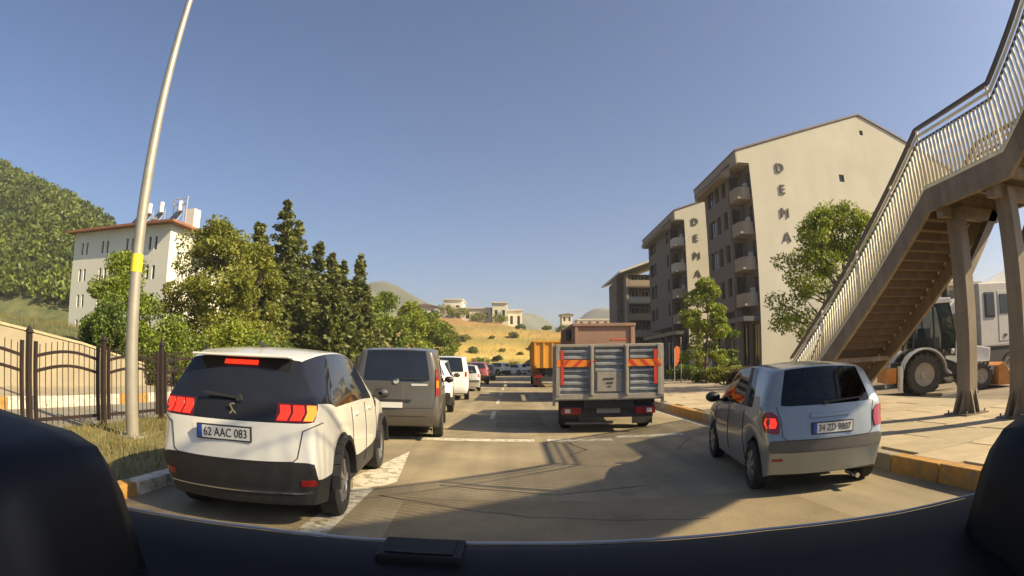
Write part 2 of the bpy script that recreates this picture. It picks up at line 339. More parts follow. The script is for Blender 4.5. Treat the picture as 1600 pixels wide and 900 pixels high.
def apartment(name, label, loc, flat, Ln, by1, lx):
    """local: corner of gable and street facade at the origin, gable in the plane y=0 running to +x, street facade x=0 running to +y"""
    t = thing(name, label, 'building', loc, 0)
    Wd, E, SF, AP = 26.4, 17.8, 18.95, 23.95
    # gable wall with two small vents
    holes = [(9.5,10.1,16.9,17.6),(13.0,13.45,21.9,22.4),(9.6,10.2,14.0,14.8)]
    g = MB(); hx = sorted({0, Wd, Wd/2} | {h[0] for h in holes} | {h[1] for h in holes})
    wall_o = wall_grid(Wd, E, [holes[0], holes[2]], .3).build('gable_wall', M_cream, t)
    def topz(x): return SF + (AP-SF)*(1-abs(x-Wd/2)/(Wd/2+1.1))
    pts = [(-1.1, E), (0,E), (Wd, E), (Wd+1.1, E), (Wd+1.1, SF), (Wd/2, AP), (-1.1, SF)]
    hp = holes[1]
    b = MB()
    xs_ = [-1.1, 0, 4, 9, hp[0], hp[1], 18, 22, Wd, Wd+1.1]
    for x0, x1 in zip(xs_, xs_[1:]):
        if x0 == hp[0]:
            b.add([(x0,0,E),(x1,0,E),(x1,0,hp[2]),(x0,0,hp[2])], [(0,1,2,3)]); b.add([(x0,0,hp[3]),(x1,0,hp[3]),(x1,0,topz(x1)),(x0,0,topz(x0))], [(0,1,2,3)])
            b.add([(x0,0,hp[2]),(x1,0,hp[2]),(x1,0,hp[3]),(x0,0,hp[3]),(x0,.3,hp[2]),(x1,.3,hp[2]),(x1,.3,hp[3]),(x0,.3,hp[3])], [(0,4,5,1),(1,5,6,2),(2,6,7,3),(3,7,4,0)])
        elif x0 < Wd/2 < x1: b.add([(x0,0,E),(x1,0,E),(x1,0,topz(x1)),(Wd/2,0,AP),(x0,0,topz(x0))], [(0,1,2,3,4)])
        else: b.add([(x0,0,E),(x1,0,E),(x1,0,topz(x1)),(x0,0,topz(x0))], [(0,1,2,3)])
    b.build('gable_wall', M_cream, t)
    for h in (holes[0], holes[2], hp): window(t, h[0], h[1], h[2], h[3], .18, M_dframe, 0, .06)
    # soffit, far gable, other walls
    for xa in (-1.1, Wd): MB().box(xa, xa+1.1, .0, Ln, E-.02, E+.12).build('soffit', M_tan, t)
    MB().add([(Wd,0,0),(Wd,Ln,0),(Wd,Ln,E),(Wd,0,E),(0,Ln,0),(0,Ln,E)], [(0,1,2,3),(1,4,5,2)]).build('rear_wall', M_cream, t)
    MB().prism([(-1.25, SF), (Wd/2, AP+.06), (Wd+1.25, SF), (Wd+1.25, SF+.14), (Wd/2, AP+.22), (-1.25, SF+.14)], -.12, Ln+.2, 'y').build('roof', M_roofd, t)
    MB().box(-1.22, -1.1, .0, Ln, E, SF+.02).build('fascia', M_tan, t)
    # street facade: recessed strip with balconies, then projecting bay
    fl = [5.9, 8.9, 11.9, 14.9]
    hol = [(Ln-1.05, Ln-.25, z+.3, z+2.35) for z in fl] + [(.4, Ln-by1-.6, z+.9, z+2.3) for z in fl]
    hol += [(Ln-4.2+k, Ln-2.6+k, .5, 4.4) for k in (-6.4, -4, 0, 2.1)]
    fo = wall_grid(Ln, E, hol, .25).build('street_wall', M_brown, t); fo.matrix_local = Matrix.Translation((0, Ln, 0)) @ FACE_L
    for h in hol: window(t, *h, .2, M_dframe, 0 if h[1]-h[0] < 1 else 1, .06, Matrix.Translation((0, Ln, 0)) @ FACE_L)
    by0, bx = 2.3, -1.35
    zb = 5.6
    hb = [(by1-by0-1.5-.0, by1-by0-.5, z+.75, z+2.35) for z in (6.1, 9.05, 12.0, 14.95)] + [(.7, 2.6, z+.75, z+2.35) for z in (6.1, 9.05, 12.0, 14.95)] + [(3.0, 4.0, z+.75, z+2.35) for z in (6.1, 9.05, 12.0, 14.95)]
    hb = [(a, c, z0-zb, z1-zb) for a, c, z0, z1 in hb]
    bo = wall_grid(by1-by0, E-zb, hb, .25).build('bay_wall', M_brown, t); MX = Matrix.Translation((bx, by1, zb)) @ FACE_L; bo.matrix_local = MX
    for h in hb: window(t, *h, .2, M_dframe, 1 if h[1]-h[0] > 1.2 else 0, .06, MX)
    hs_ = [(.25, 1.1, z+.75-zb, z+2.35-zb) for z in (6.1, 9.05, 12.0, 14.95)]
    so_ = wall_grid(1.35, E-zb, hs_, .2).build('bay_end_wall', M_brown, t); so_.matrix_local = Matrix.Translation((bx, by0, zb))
    for h in hs_: window(t, *h, .16, M_dframe, 0, .05, Matrix.Translation((bx, by0, zb)))
    MB().box(bx, 0, by1-.02, by1, zb, E).build('bay_end_wall', M_brown, t); MB().box(bx+.01, 0, by0+.01, by1-.02, zb-.02, zb+.1).build('bay_floor', M_tan, t)
    for k, z in enumerate(fl):
        bal = MB().box(-1.25, -.02, .35, by0-.02, z-.1, z+.08).build('balcony', M_tan, t)
        q = MB(); n = 10; prof = [(-1.2, by0-.05)] + [(-.55 - .65*math.cos(a*math.pi/2/n), 1.0 - .62*math.sin(a*math.pi/2/n)) for a in range(n+1)] + [(-.04, .38)]
        for (x0,y0),(x1,y1) in zip(prof, prof[1:]): q.bar((x0,y0,z+.52), (x1,y1,z+.52), .1, .9)
        q.build('parapet', M_cream if (flat and k > 1) else M_tan, bal)
        MB().box(-.34, -.06, .7, 1.3, z+.9, z+1.45).build('air_conditioner', M_frame, bal, .03)
    # bay roof
    MB().prism([(-2.3, 17.2), (-1.23, 18.1), (-1.23, 18.35), (-2.3, 17.45)], 1.6, by1+.2, 'y').build('bay_roof', M_roofd, t)
    MB().box(-2.25, -1.36, 1.7, by1+.1, 17.05, 17.18).build('bay_soffit', M_tan, t)
    MB().prism([(-2.3, 17.47), (-1.23, 18.37), (-1.23, 17.2), (-2.3, 17.2)], 1.62, 1.7, 'y').build('bay_fascia', M_tan, t)
    for y in (2.4, 5.4, 8.4): MB().box(-1.3, -.75, y-.25, y+.25, 0, 5.58).build('column', M_brown, t)
    MB().box(-1.5, -.02, .2, Ln-.2, 4.55, 4.95).build('shop_fascia', mat('shop_sign_board', (.09,.08,.075), .5), t)
    # letters standing on the gable
    for ch, z in zip('DEMA', (17.8-.15, 15.7, 13.6, 11.5)):
        me = text_mesh(ch, 1.15, .05); o = link('letter', me, M_letter, t); o.matrix_local = Matrix.Translation((lx, -.06, z)) @ Matrix.Rotation(R(90), 4, 'X')
    return t
apartment('apartment_building', 'tall cream gabled apartment block with DEMA letters, nearest one behind the leafy tree', (20.15, 43.2, .06), False, 12.0, 8.6, 3.05)
apartment('apartment_building', 'second cream gabled block with DEMA letters, partly hidden behind the nearest block', (20.15, 63.2, .06), True, 17.0, 13.0, 1.35)

def block3():
    t = thing('apartment_building', 'far beige apartment block with stacked balconies and pale roof, beyond the lettered blocks', 'building', (17.5, 86, 0))
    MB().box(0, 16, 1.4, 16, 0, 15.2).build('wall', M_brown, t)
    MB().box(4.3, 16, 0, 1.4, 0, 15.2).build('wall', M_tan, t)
    MB().box(-.02, .35, .0, 1.4, 0, 15.2).build('wall', M_tan, t)
    for k in range(5):
        z = 2.9 + k*2.55
        bal = MB().box(.3, 4.3, -.5, 1.42, z-.12, z+.06).build('balcony', M_tan, t)
        MB().box(.28, 4.32, -.55, -.43, z+.05, z+.95).build('parapet', M_tan if k != 3 else M_cream, bal, .02)
        for x in (.5, 1.6, 2.7, 3.8): MB().tube((x,-.49,z+.95), (x,-.49,z+1.15), .025, n=6).build('rail_post', M_frame, bal)
        window(t, 1.0, 2.2, z+.1, z+2.1, 1.33, M_frame, 1, .06); window(t, 2.6, 3.8, z+.6, z+2.0, 1.33, M_frame, 1, .06)
    for k in range(4):
        b = MB().box(-1.0, -.02, 3, 5.5, 4+k*2.8, 6.4+k*2.8).build('bay', M_brown, t)
    MB().prism([(-1.2, 15.1), (8, 18.4), (17, 15.1), (17, 15.35), (8, 18.7), (-1.2, 15.4)], -.9, 17, 'y').build('roof', mat('pale_roof', (.62,.58,.5), .6, var=.08), t)
block3()

# left building
def left_block():
    C = (-31.7, 44.9, 2.3)
    t = thing('dormitory_building', 'white four-storey building with red tile roof on the slope behind the fence', 'building', C, math.degrees(math.atan2(-1.5, 15.2)))
    M_w = mat('white_render', (.64,.615,.52), .9, var=.05, scale=.3, bump=.05, bscale=12)
    L, D, H = 15.3, 15.0, 11.4
    rows = [1.3, 3.9, 6.6, 9.4]
    holes = []
    for z in rows:
        for xc in (2.0, 5.6, 9.6, 13.0):
            holes += [(xc-.62, xc-.22, z-.55, z+.75), (xc+.22, xc+.62, z-.55, z+.75)]
    wl = wall_grid(L, H, holes, .3).build('wall', M_w, t); wl.matrix_local = Matrix.Translation((-L, 0, 0))
    for h in holes: window(t, *h, .24, M_dframe, 0, .05, Matrix.Translation((-L, 0, 0)))
    FR = Matrix(((0,-1,0,0),(1,0,0,0),(0,0,1,0),(0,0,0,1)))
    hr = [(x, x+1.3, z-.7, z+.7) for z in rows for x in (4.6, 9.4)] + [(1.6, 2.0, 6.2, 6.7), (2.3, 2.7, 6.2, 6.7)]
    wr = wall_grid(D, H, hr, .3).build('wall', M_w, t); wr.matrix_local = FR
    for h in hr: window(t, *h, .24, M_frame, 1 if h[1]-h[0] > 1 else 0, .06, FR)
    MB().add([(-L,0,0),(-L,D,0),(-L,D,H),(-L,0,H),(0,D,0),(0,D,H)], [(0,1,2,3),(1,4,5,2)]).build('rear_wall', M_w, t)
    for z in (4.9, 7.6, 10.0):
        bal = MB().box(.02, 1.4, 3.4, 7.2, z-.75, z-.6).build('balcony', M_w, t)
        for q_ in ((1.3,1.4,3.4,7.2),(.02,1.3,3.4,3.5),(.02,1.3,7.1,7.2)): MB().box(*q_, z-.6, z+.3).build('parapet', M_w, bal)
    M_t = mat('red_roof_tile', (.27,.11,.055), .85, var=.25, scale=1.5, bump=.5, bscale=6)
    o = .9; zr = H+.05; ap = H+2.0
    rf = MB().add([(-L-o,-o,zr),(o,-o,zr),(o,D+o,zr),(-L-o,D+o,zr),(-L+6,D/2,ap),(-6,D/2,ap),(-L-o,-o,zr-.22),(o,-o,zr-.22),(o,D+o,zr-.22),(-L-o,D+o,zr-.22)],
             [(0,1,5,4),(1,2,5),(2,3,4,5),(3,0,4),(0,6,7,1),(1,7,8,2),(2,8,9,3),(3,9,6,0),(6,9,8,7)]).build('roof', M_t, t)
    MB().box(-3.2, -2.0, 6, 7.2, H+1, H+3).build('chimney', M_w, rf)
    d = MB().add([(.2,5.2,zr+.6),(1.5,5.2,zr-.2),(1.5,7.4,zr-.2),(.2,7.4,zr+.6),(.8,6.3,zr+1.2),(1.9,6.3,zr+.4)], [(0,1,5,4),(4,5,2,3),(1,2,5)]).build('dormer', M_t, rf)
    # solar water heaters standing on the roof
    M_tank = mat('heater_tank', (.72,.72,.7), .35, var=.05); M_sol = mat('solar_glass', (.03,.035,.05), .1, var=.2)
    hs = []
    for i, (x, y, s) in enumerate([(-6.9,2.6,1.0),(-5.6,2.4,1.0),(-4.1,2.7,1.05),(-2.0,3.4,1.0)]):
        h = thing('solar_heater', 'white solar water heater tank on the red roof, ' + ['leftmost of the four','second from the left of the four','third from the left of the four','beside the chimney, rightmost of the four'][i], 'water heater', (0,0,0), 0, 'solar water heaters on the red roof')
        h.matrix_world = Matrix.Translation(C) @ Matrix.Rotation(math.atan2(-1.5, 15.2), 4, 'Z') @ Matrix.Translation((x, y, H + (y+o)/(D/2+o)*2.0))
        MB().lathe([(0,.01),(0,.27),(1.0*s,.27),(1.0*s,.01)], 14, 'z', (0,0,1.05)).build('tank', M_tank, h, smooth='auto')
        for sx in (-.5,.5):
            MB().tube((sx,-.9,-.15), (sx,.1,1.05), .03, n=6).build('strut', M_frame, h); MB().tube((sx,.13,-.1), (sx,.13,1.4), .03, n=6).build('strut', M_frame, h)
        MB().bar((0,-.95,.0), (0,.0,.95), 1.05, .07).build('collector', M_sol, h)
    mast = thing('roof_antenna', 'thin antenna frame on the red roof beside the heaters', 'antenna', (0,0,0))
    mast.matrix_world = Matrix.Translation(C) @ Matrix.Rotation(math.atan2(-1.5, 15.2), 4, 'Z') @ Matrix.Translation((-.9, 3.2, H+.9))
    MB().tube((0,0,-.2), (0,0,2.6), .05, n=6).build('mast', M_frame, mast); MB().tube((-2.0,.2,-.2), (-2.0,.2,2.4), .05, n=6).build('mast', M_frame, mast)
    for zz in (2.4,1.8): MB().tube((-2.0,.1,zz), (0,.1,zz), .05, n=6).build('crossbar', M_frame, mast)
left_block()

# far white buildings on the embankment
def far_house(label, px, Y, x0, x1, z0, z1, D, flat=True, win=4, mtl=None):
    t = thing('far_building', label, 'building', (x0, Y, z0), 0, 'pale buildings along the top of the embankment')
    W, H = x1-x0, z1-z0; m = mtl or mat('far_white_render', (.62,.56,.43), .9, var=.06)
    hol = [((k+.3)*W/win, (k+.7)*W/win, H*.35, H*.75) for k in range(win)]
    wall_grid(W, H, hol, .3).build('wall', m, t)
    MB().box(0, W, .32, D, -1, H-.02).build('rear_wall', m, t)
    for h in hol: window(t, *h, .2, M_dframe, 0, .1)
    if flat: MB().box(-.3, W+.3, -.4, D+.3, H, H+.35).build('roof', mat('far_flat_roof', (.55,.5,.42), .8), t)
    else: MB().prism([(-.8, H-.05), (W+.8, H-.05), (W*.5, H+W*.12)], -.6, D, 'y').build('roof', M_roofd, t)
far_house('bright cream block with blank upper wall on the hilltop left of centre', 0, 172, -20.6, -15.0, 14.2, 20.6, 12, True, 2)
far_house('long low cream building with dark openings along the crest of the slope', 0, 166, -17.0, -6.0, 13.0, 17.4, 12, True, 4)
far_house('tall pale tower block at the end of the long hilltop building', 0, 164, -5.6, -1.4, 11.0, 18.8, 10, True, 2)
far_house('white narrow block beside the tower block on the crest', 0, 170, -1.2, 3.0, 11.0, 17.2, 10, True, 2)
far_house('small grey roofed house on the hilltop at the left end of the crest', 0, 180, -31, -24, 14.5, 19.5, 10, False, 3)
far_house('small pale house on the crest with a dark tree before it', 0, 200, 17.4, 21.0, 15.0, 18.6, 8, False, 2)
far_house('long low white shed on the crest beyond the brown truck', 0, 210, 24, 42, 15.0, 17.4, 10, True, 6)

# ---------------------------------------------------------------- iron fence on the left
M_iron = mat('brown_painted_iron', (.026,.016,.013), .5, var=.25, scale=12)
fence = thing('iron_fence', 'dark brown iron fence with arched rails along the grass verge', 'fence', (-7.5, 0, .125))
PY = [2.25 + 2.08*i for i in range(16)]
post_me = MB().box(-.045,.045,-.045,.045,0,1.58).add([(-.07,-.07,1.58),(.07,-.07,1.58),(.07,.07,1.58),(-.07,.07,1.58),(0,0,1.70)], [(0,1,4),(1,2,4),(2,3,4),(3,0,4),(0,3,2,1)]).mesh('post'); post_me.materials.append(M_iron)
stile_me = MB().box(-.03,.03,-.03,.03,.1,1.45).mesh('stile'); stile_me.materials.append(M_iron)
bar_me = {}
for y in PY:
    o = bpy.data.objects.new('post', post_me); COL.objects.link(o); o.parent = fence; o.location = (0, y, 0)
    for s in (-.17, .17):
        o = bpy.data.objects.new('stile', stile_me); COL.objects.link(o); o.parent = fence; o.location = (0, y+s, 0)
    # arched rails between this post and the next
    y0, y1 = y+.2, y+2.08-.2
    for zc, rise in ((.98,.10),(1.22,.10)):
        b = MB(); n = 8
        for k in range(n):
            f = lambda q: (0, y0+(y1-y0)*q/n, zc + rise*math.sin(math.pi*q/n))
            b.bar(f(k), f(k+1), .035, .05)
        b.build('arched_rail', M_iron, fence)
    MB().bar((0,y0,.2), (0,y1,.2), .035, .05).build('bottom_rail', M_iron, fence)
    for k in range(11):
        yy = y0 + (y1-y0)*(k+.5)/11; h = round(1.40 + .09*math.sin(math.pi*(k+.5)/11), 3)
        if h not in bar_me:
            bar_me[h] = MB().tube((0,0,.1), (0,0,h), .0095, n=5).mesh('picket'); bar_me[h].materials.append(M_iron)
        o = bpy.data.objects.new('picket', bar_me[h]); COL.objects.link(o); o.parent = fence; o.location = (0, yy, 0)

# ---------------------------------------------------------------- street lamp
M_galv = mat('galvanised_steel', (.33,.30,.24), .45, .35, var=.1, scale=4)
lamp = thing('street_lamp', 'tall grey tapered lamp post with yellow band on the grass verge', 'street lamp', (-6.2, 7.8, .12))
MB().lathe([(0,.1),(.0,.125),(4.0,.10),(9.5,.055),(9.5,0)], 14, 'z').build('pole', M_galv, lamp, smooth='auto')
MB().box(-.2,.2,-.2,.2,0,.03).build('base_plate', M_galv, lamp)
MB().lathe([(2.72,.1085),(2.72,.1120),(3.02,.1110),(3.02,.1075)], 16, 'z').build('reflective_band', mat('yellow_sticker', (.75,.62,.03), .5, var=.06), lamp, smooth='auto')
MB().tube((0,0,9.45), (1.6,0,9.9), .045, .035).build('arm', M_galv, lamp, smooth='auto')
MB().box(1.5,2.2,-.14,.14,9.84,9.96).build('lamp_head', M_galv, lamp, .03)
for a in range(4): MB().tube((.15*(1 if a % 2 else -1), .15*(1 if a//2 else -1), .03), (.15*(1 if a % 2 else -1), .15*(1 if a//2 else -1), .09), .016, n=6).build('bolt', M_galv, lamp)

# ---------------------------------------------------------------- pedestrian bridge stairs
XL, XR = 8.1, 10.3
BR = thing('footbridge_stair', 'steel footbridge staircase with pale baluster railings rising over the pavement', 'footbridge', (0,0,0))
M_beam = mat('brown_steel_paint', (.21,.16,.105), .55, var=.12, scale=2)
weather(M_beam, 30, .1, (5,5,.5), .18, 1.2, .2)
M_tread = mat('rusty_tread_plate', (.115,.08,.05), .75, var=.25, scale=2.5, alt=(.16,.11,.07))
M_rail = mat('cream_railing_paint', (.76,.69,.52), .75, var=.1, scale=3, spec=.2)
M_hand = mat('dark_handrail', (.10,.08,.065), .4, var=.15)
FL = [(15.35,.2),(8.55,4.6),(6.1,4.6),(.1,8.44),(-2.6,8.44)]
def zf(y): return float(np.interp(-y, [-p[0] for p in FL], [p[1] for p in FL]))
for x in (XL+.06, XR-.06):
    for (y0,z0),(y1,z1) in zip(FL, FL[1:]):
        dy, dz = y1-y0, z1-z0; l = math.hypot(dy, dz)
        MB().prism([(y0,z0-.42),(y1,z1-.42),(y1,z1+.02),(y0,z0+.02)], x-.055, x+.055, 'x').build('stringer', M_beam, BR)
    MB().prism([(FL[0][0]+.02, .1)]+[(y, z+.022) for y, z in FL]+[(y, z+.062) for y, z in reversed(FL)], x-.062, x+.062, 'x').build('stringer_cap', M_rail, BR)
def flight(y0, z0, y1, z1):
    n = int(round((z1-z0)/.172)); rn, rs = (y1-y0)/n, (z1-z0)/n
    tm = MB().box(XL+.11, XR-.11, rn, .02, -.045, 0).mesh('tread'); tm.materials.append(M_tread)
    rm = MB().box(XL+.11, XR-.11, -.012, .010, -rs-.03, -.02).mesh('riser'); rm.materials.append(M_tread)
    for i in range(n):
        for nm, me in (('tread', tm), ('riser', rm)):
            o = bpy.data.objects.new(nm, me); COL.objects.link(o); o.parent = BR; o.location = (0, y0+rn*i, z0+rs*(i+1)-.03)
flight(*FL[0], *FL[1]); flight(*FL[2], *FL[3])
MB().box(XL+.12, XR-.12, 6.1, 8.55, 4.5, 4.58).build('landing', M_tread, BR)
MB().box(XL+.12, XR-.12, -2.6, .1, 8.34, 8.42).build('landing', M_tread, BR)
for y in (6.3, 7.3, 8.3): MB().box(XL+.12, XR-.12, y-.06, y+.06, 4.28, 4.497).build('cross_beam', M_beam, BR)
for x in (XL+.06, XR-.06):
    pts = [(y, z) for y, z in FL]
    for zo, r, m in ((.10,.018,M_rail),(1.02,.02,M_hand),(1.15,.022,M_rail),(1.30,.036,M_hand)):
        b = MB()
        for (y0,z0),(y1,z1) in zip(pts, pts[1:]): b.bar((x,y0,z0+zo), (x,y1,z1+zo), r*2, r*2)
        b.build('handrail' if zo > 1.2 else 'rail', m, BR)
    bm_ = MB().tube((0,0,0),(0,0,.93),.033,n=8).mesh('baluster'); bm_.polygons.foreach_set('use_smooth',[True]*len(bm_.polygons)); bm_.materials.append(M_rail)
    for (y0,z0),(y1,z1) in zip(FL[:3], FL[1:4]):
        n = int((y0-y1)/.118)
        for k in range(n):
            y = y0 + (y1-y0)*(k+.5)/n
            o = bpy.data.objects.new('baluster', bm_); COL.objects.link(o); o.parent = BR; o.location = (x, y, zf(y)+.09)
    for y in (15.3,13.4,11.5,9.8,8.5,6.15,4.2,2.2,.2):
        MB().box(x-.025, x+.025, y-.025, y+.025, zf(y), zf(y)+1.29).build('rail_post', M_rail, BR)
for yc in (8.3, 6.75):
    cx = 8.72
    col = MB().box(cx-.13, cx+.13, yc-.2, yc+.2, .216, 4.2).build('column', M_beam, BR, .01)
    MB().box(cx-.36, cx+.36, yc-.36, yc+.36, .216, .245).build('base_plate', M_beam, col)
    for sx, sy in ((1,0),(-1,0),(0,1),(0,-1)):
        for off in (-.08,.08):
            if sx: MB().prism([(cx+sx*.13,.245),(cx+sx*.34,.245),(cx+sx*.13,.70)], yc+off-.012, yc+off+.012, 'y').build('gusset', M_beam, col)
            else: MB().prism([(yc+sy*.2,.245),(yc+sy*.35,.245),(yc+sy*.2,.70)], cx+off-.012, cx+off+.012, 'x').build('gusset', M_beam, col)
    for bx_ in (-.29,.29):
        for by_ in (-.29,.29): MB().tube((cx+bx_,yc+by_,.246), (cx+bx_,yc+by_,.30), .022, n=6).build('bolt', M_galv, col)
    MB().bar((cx+.1,yc,2.9), (10.1,yc,4.25), .2, .2, (0,1,0)).build('brace', M_beam, BR)
    MB().box(XL+.12, XR-.12, yc-.1, yc+.1, 4.02, 4.275).build('cross_beam', M_beam, BR)
for yc in (13.0,): MB().box(XL+.12, XR-.12, yc-.06, yc+.06, zf(yc)-.42, zf(yc)-.3).build('cross_beam', M_beam, BR)
MB().box(9.0,9.3,-1.4,-1.1,.1,8.3).build('column', M_beam, BR)

# ---------------------------------------------------------------- vehicles
M_tyre = mat('tyre_rubber', (.018,.017,.016), .85, var=.2, scale=20)
M_rim = mat('alloy_rim', (.42,.41,.39), .3, .8, var=.08)
M_plast = mat('black_plastic', (.022,.021,.021), .55, var=.15, scale=10)
M_carglass = mat('tinted_car_glass', (.012,.013,.016), .04, var=.2, spec=.7)
M_see = bpy.data.materials.new('see_through_car_glass'); M_see.use_nodes = True
_n = M_see.node_tree; _n.nodes.clear(); _o = _n.nodes.new('ShaderNodeOutputMaterial'); _t = _n.nodes.new('ShaderNodeBsdfTransparent'); _t.inputs[0].default_value = (.34,.36,.36,1)
_gl = _n.nodes.new('ShaderNodeBsdfGlossy'); _gl.inputs['Roughness'].default_value = .03; _fr = _n.nodes.new('ShaderNodeFresnel'); _fr.inputs[0].default_value = 1.5
_m = _n.nodes.new('ShaderNodeMixShader'); _n.links.new(_fr.outputs[0], _m.inputs[0]); _n.links.new(_t.outputs[0], _m.inputs[1]); _n.links.new(_gl.outputs[0], _m.inputs[2]); _n.links.new(_m.outputs[0], _o.inputs[0])
M_seat = mat('seat_fabric', (.035,.034,.034), .9, var=.2, scale=8)
M_plate = mat('number_plate_white', (.62,.6,.55), .45, var=.05)
M_plblue = mat('number_plate_blue', (.02,.06,.28), .5)
M_ink = mat('plate_lettering', (.015,.015,.015), .5)
M_red = mat('red_lamp_lens', (.24,.012,.010), .2, coat=.5, var=.1)
M_redlit = mat('lit_brake_lamp', (.45,.015,.01), .25, emit=(1.0,.04,.012), estr=.55)
M_amblit = mat('lit_amber_lamp', (.6,.2,.02), .3, emit=(1.0,.22,.02), estr=.8)
M_amber = mat('amber_lens', (.55,.2,.02), .25, coat=.5)
M_clear = mat('clear_lens', (.5,.47,.44), .15, coat=.5)
M_chrome = mat('chrome', (.7,.7,.7), .12, 1.0)

def make_wheel(parent, x, y, r, wd, side, spokes=5):
    p = [( -wd/2*.86, r*.63),(-wd/2, r*.72),(-wd/2, r*.9),(-wd/2*.78, r*.99),(0, r),(wd/2*.78, r*.99),(wd/2, r*.9),(wd/2, r*.72),(wd/2*.86, r*.63)]
    wh = MB().lathe(p, 28, 'x').build('wheel', M_tyre, parent, smooth='auto'); wh.location = (x, y, r)
    b = MB().lathe([(side*wd*.40, r*.645),(side*wd*.43, r*.60),(side*wd*.18, r*.55),(side*wd*.15, .01)], 24, 'x')
    for k in range(spokes):
        a = 2*math.pi*k/spokes
        for da in (-.12,.12): b.bar((side*wd*.44, r*.12*math.cos(a), r*.12*math.sin(a)), (side*wd*.40, r*.6*math.cos(a+da), r*.6*math.sin(a+da)), r*.10, .03, (1,0,0))
    b.lathe([(side*wd*.3, r*.17),(side*wd*.48, r*.15),(side*wd*.48, .005)], 12, 'x')
    b.build('rim', M_rim, wh, smooth='auto'); return wh

PAINTED = {'body','tailgate','door','bonnet','roof_panel','lower_bumper','bumper','front_bumper'}
def build_car(name, label, loc, rz, S, paint, group=None, cat='car', detail=True):
    """S: spec dict. local: x right, y forward from rear bumper, z up. box lattice cage -> subdivision -> split by region"""
    t = thing(name, label, cat, loc, rz, group)
    W, L, yr, yf, r = S['W'], S['L'], S['yr'], S['yf'], S['r']; a = r + .075; z0 = S.get('z0', .22)
    ST = [0, yr-a, yr-a*.72, yr, yr+a*.72, yr+a, S.get('ym', (yr+yf)/2), yf-a, yf-a*.72, yf, yf+a*.72, yf+a, L]
    zb0 = [z0+.04, z0, r+a*.66, r+a*.98, r+a*.66, z0, z0, z0, r+a*.66, r+a*.98, r+a*.66, z0, z0+.02]
    plan = S.get('plan', [.90,.975,.985,1,1,1,1,1,1,.99,.975,.955,.80])
    belt = S['belt']; roof = S['roof']; rz_ = S['rear_z']; ry = S['rear_y']; fz = S.get('front_z', [.26,.42,.56,.68]); NI = 12; NJ = 5
    wf = [.93,.99,1.0,.985]
    T = [-1,-.78,-.42,0,.42,.78,1]; NK = 6
    def P(i, j, k):
        if j == 5: y, z, wd = roof[i]
        elif j == 4: y, z, wd = belt[i]
        else:
            wd = W*plan[i]*wf[j]; y = ST[i]
            f = [0,.30,.56,.80][j]
            z = zb0[i] + (belt[i][1]-zb0[i])*f
            if i == 0: z = rz_[j]; y = ry[j]
            if i == 12: z = fz[j]; y = L + [-.06,0,.0,-.02][j]
        tt = T[k]; x = wd*tt
        if i == 0: y += S.get('rbulge',.10)*(tt*tt)*(1 if j < 5 else .5)
        if i == 12: y -= .22*(tt*tt)
        if j == 5: z += S.get('crown',.045)*(1-tt*tt)*(1 if i < 8 else .6)
        return (x, y, z)
    idx = {}; vs = []
    def V(i, j, k):
        key = (i, j, k)
        if key not in idx: idx[key] = len(vs); vs.append(P(i, j, k))
        return idx[key]
    faces = []; reg = []
    RG = S['regions']    # function(kind, i, j, k) -> region name
    for i in range(NI):
        for j in range(NJ):
            faces.append((V(i,j,0), V(i,j+1,0), V(i+1,j+1,0), V(i+1,j,0))); reg.append(RG('left', i, j, 0))
            faces.append((V(i,j,NK), V(i+1,j,NK), V(i+1,j+1,NK), V(i,j+1,NK))); reg.append(RG('right', i, j, NK))
        for k in range(NK):
            faces.append((V(i,5,k), V(i,5,k+1), V(i+1,5,k+1), V(i+1,5,k))); reg.append(RG('top', i, 5, k))
            faces.append((V(i,0,k), V(i+1,0,k), V(i+1,0,k+1), V(i,0,k+1))); reg.append('underbody')
    for j in range(NJ):
        for k in range(NK):
            faces.append((V(0,j,k), V(0,j,k+1), V(0,j+1,k+1), V(0,j+1,k))); reg.append(RG('rear', 0, j, k))
            faces.append((V(12,j,k), V(12,j+1,k), V(12,j+1,k+1), V(12,j,k+1))); reg.append(RG('front', 12, j, k))
    names = sorted(set(reg))
    me = bpy.data.meshes.new('cage'); me.from_pydata(vs, [], faces)
    for n_ in names: me.materials.append(None)
    bm = bmesh.new(); bm.from_mesh(me); bmesh.ops.recalc_face_normals(bm, faces=bm.faces)
    bm.faces.ensure_lookup_table()
    for f, n_ in zip(bm.faces, reg): f.material_index = names.index(n_)
    cl = bm.edges.layers.float.new('crease_edge')
    inv = {v: k for k, v in idx.items()}
    for e in bm.edges:
        ms = {f.material_index for f in e.link_faces}
        ks = [inv[v.index] for v in e.verts]
        if len(ms) > 1:
            pm = {names[q].partition('|')[0] in PAINTED for q in ms}
            e[cl] = .12 if pm == {True} else .7
        if all(k[1] == 0 for k in ks): e[cl] = .8
        if all(k[1] == 4 for k in ks) and ks[0][0] < 8: e[cl] = max(e[cl], .4)
        if all(k[1] == 5 for k in ks) and all(k[2] in (0, NK) for k in ks): e[cl] = max(e[cl], .25)
        if all(k[0] == 0 and k[1] == 5 for k in ks): e[cl] = max(e[cl], .6)
        if all(k[0] == 0 and k[2] in (0, NK) for k in ks): e[cl] = max(e[cl], .18)
    bm.to_mesh(me); bm.free()
    tmp = bpy.data.objects.new('cage', me); COL.objects.link(tmp)
    ssf = tmp.modifiers.new('s', 'SUBSURF'); ssf.levels = 3 if detail else 2; ssf.render_levels = ssf.levels
    dg = bpy.context.evaluated_depsgraph_get(); ev = bpy.data.meshes.new_from_object(tmp.evaluated_get(dg))
    bpy.data.objects.remove(tmp); bpy.data.meshes.remove(me)
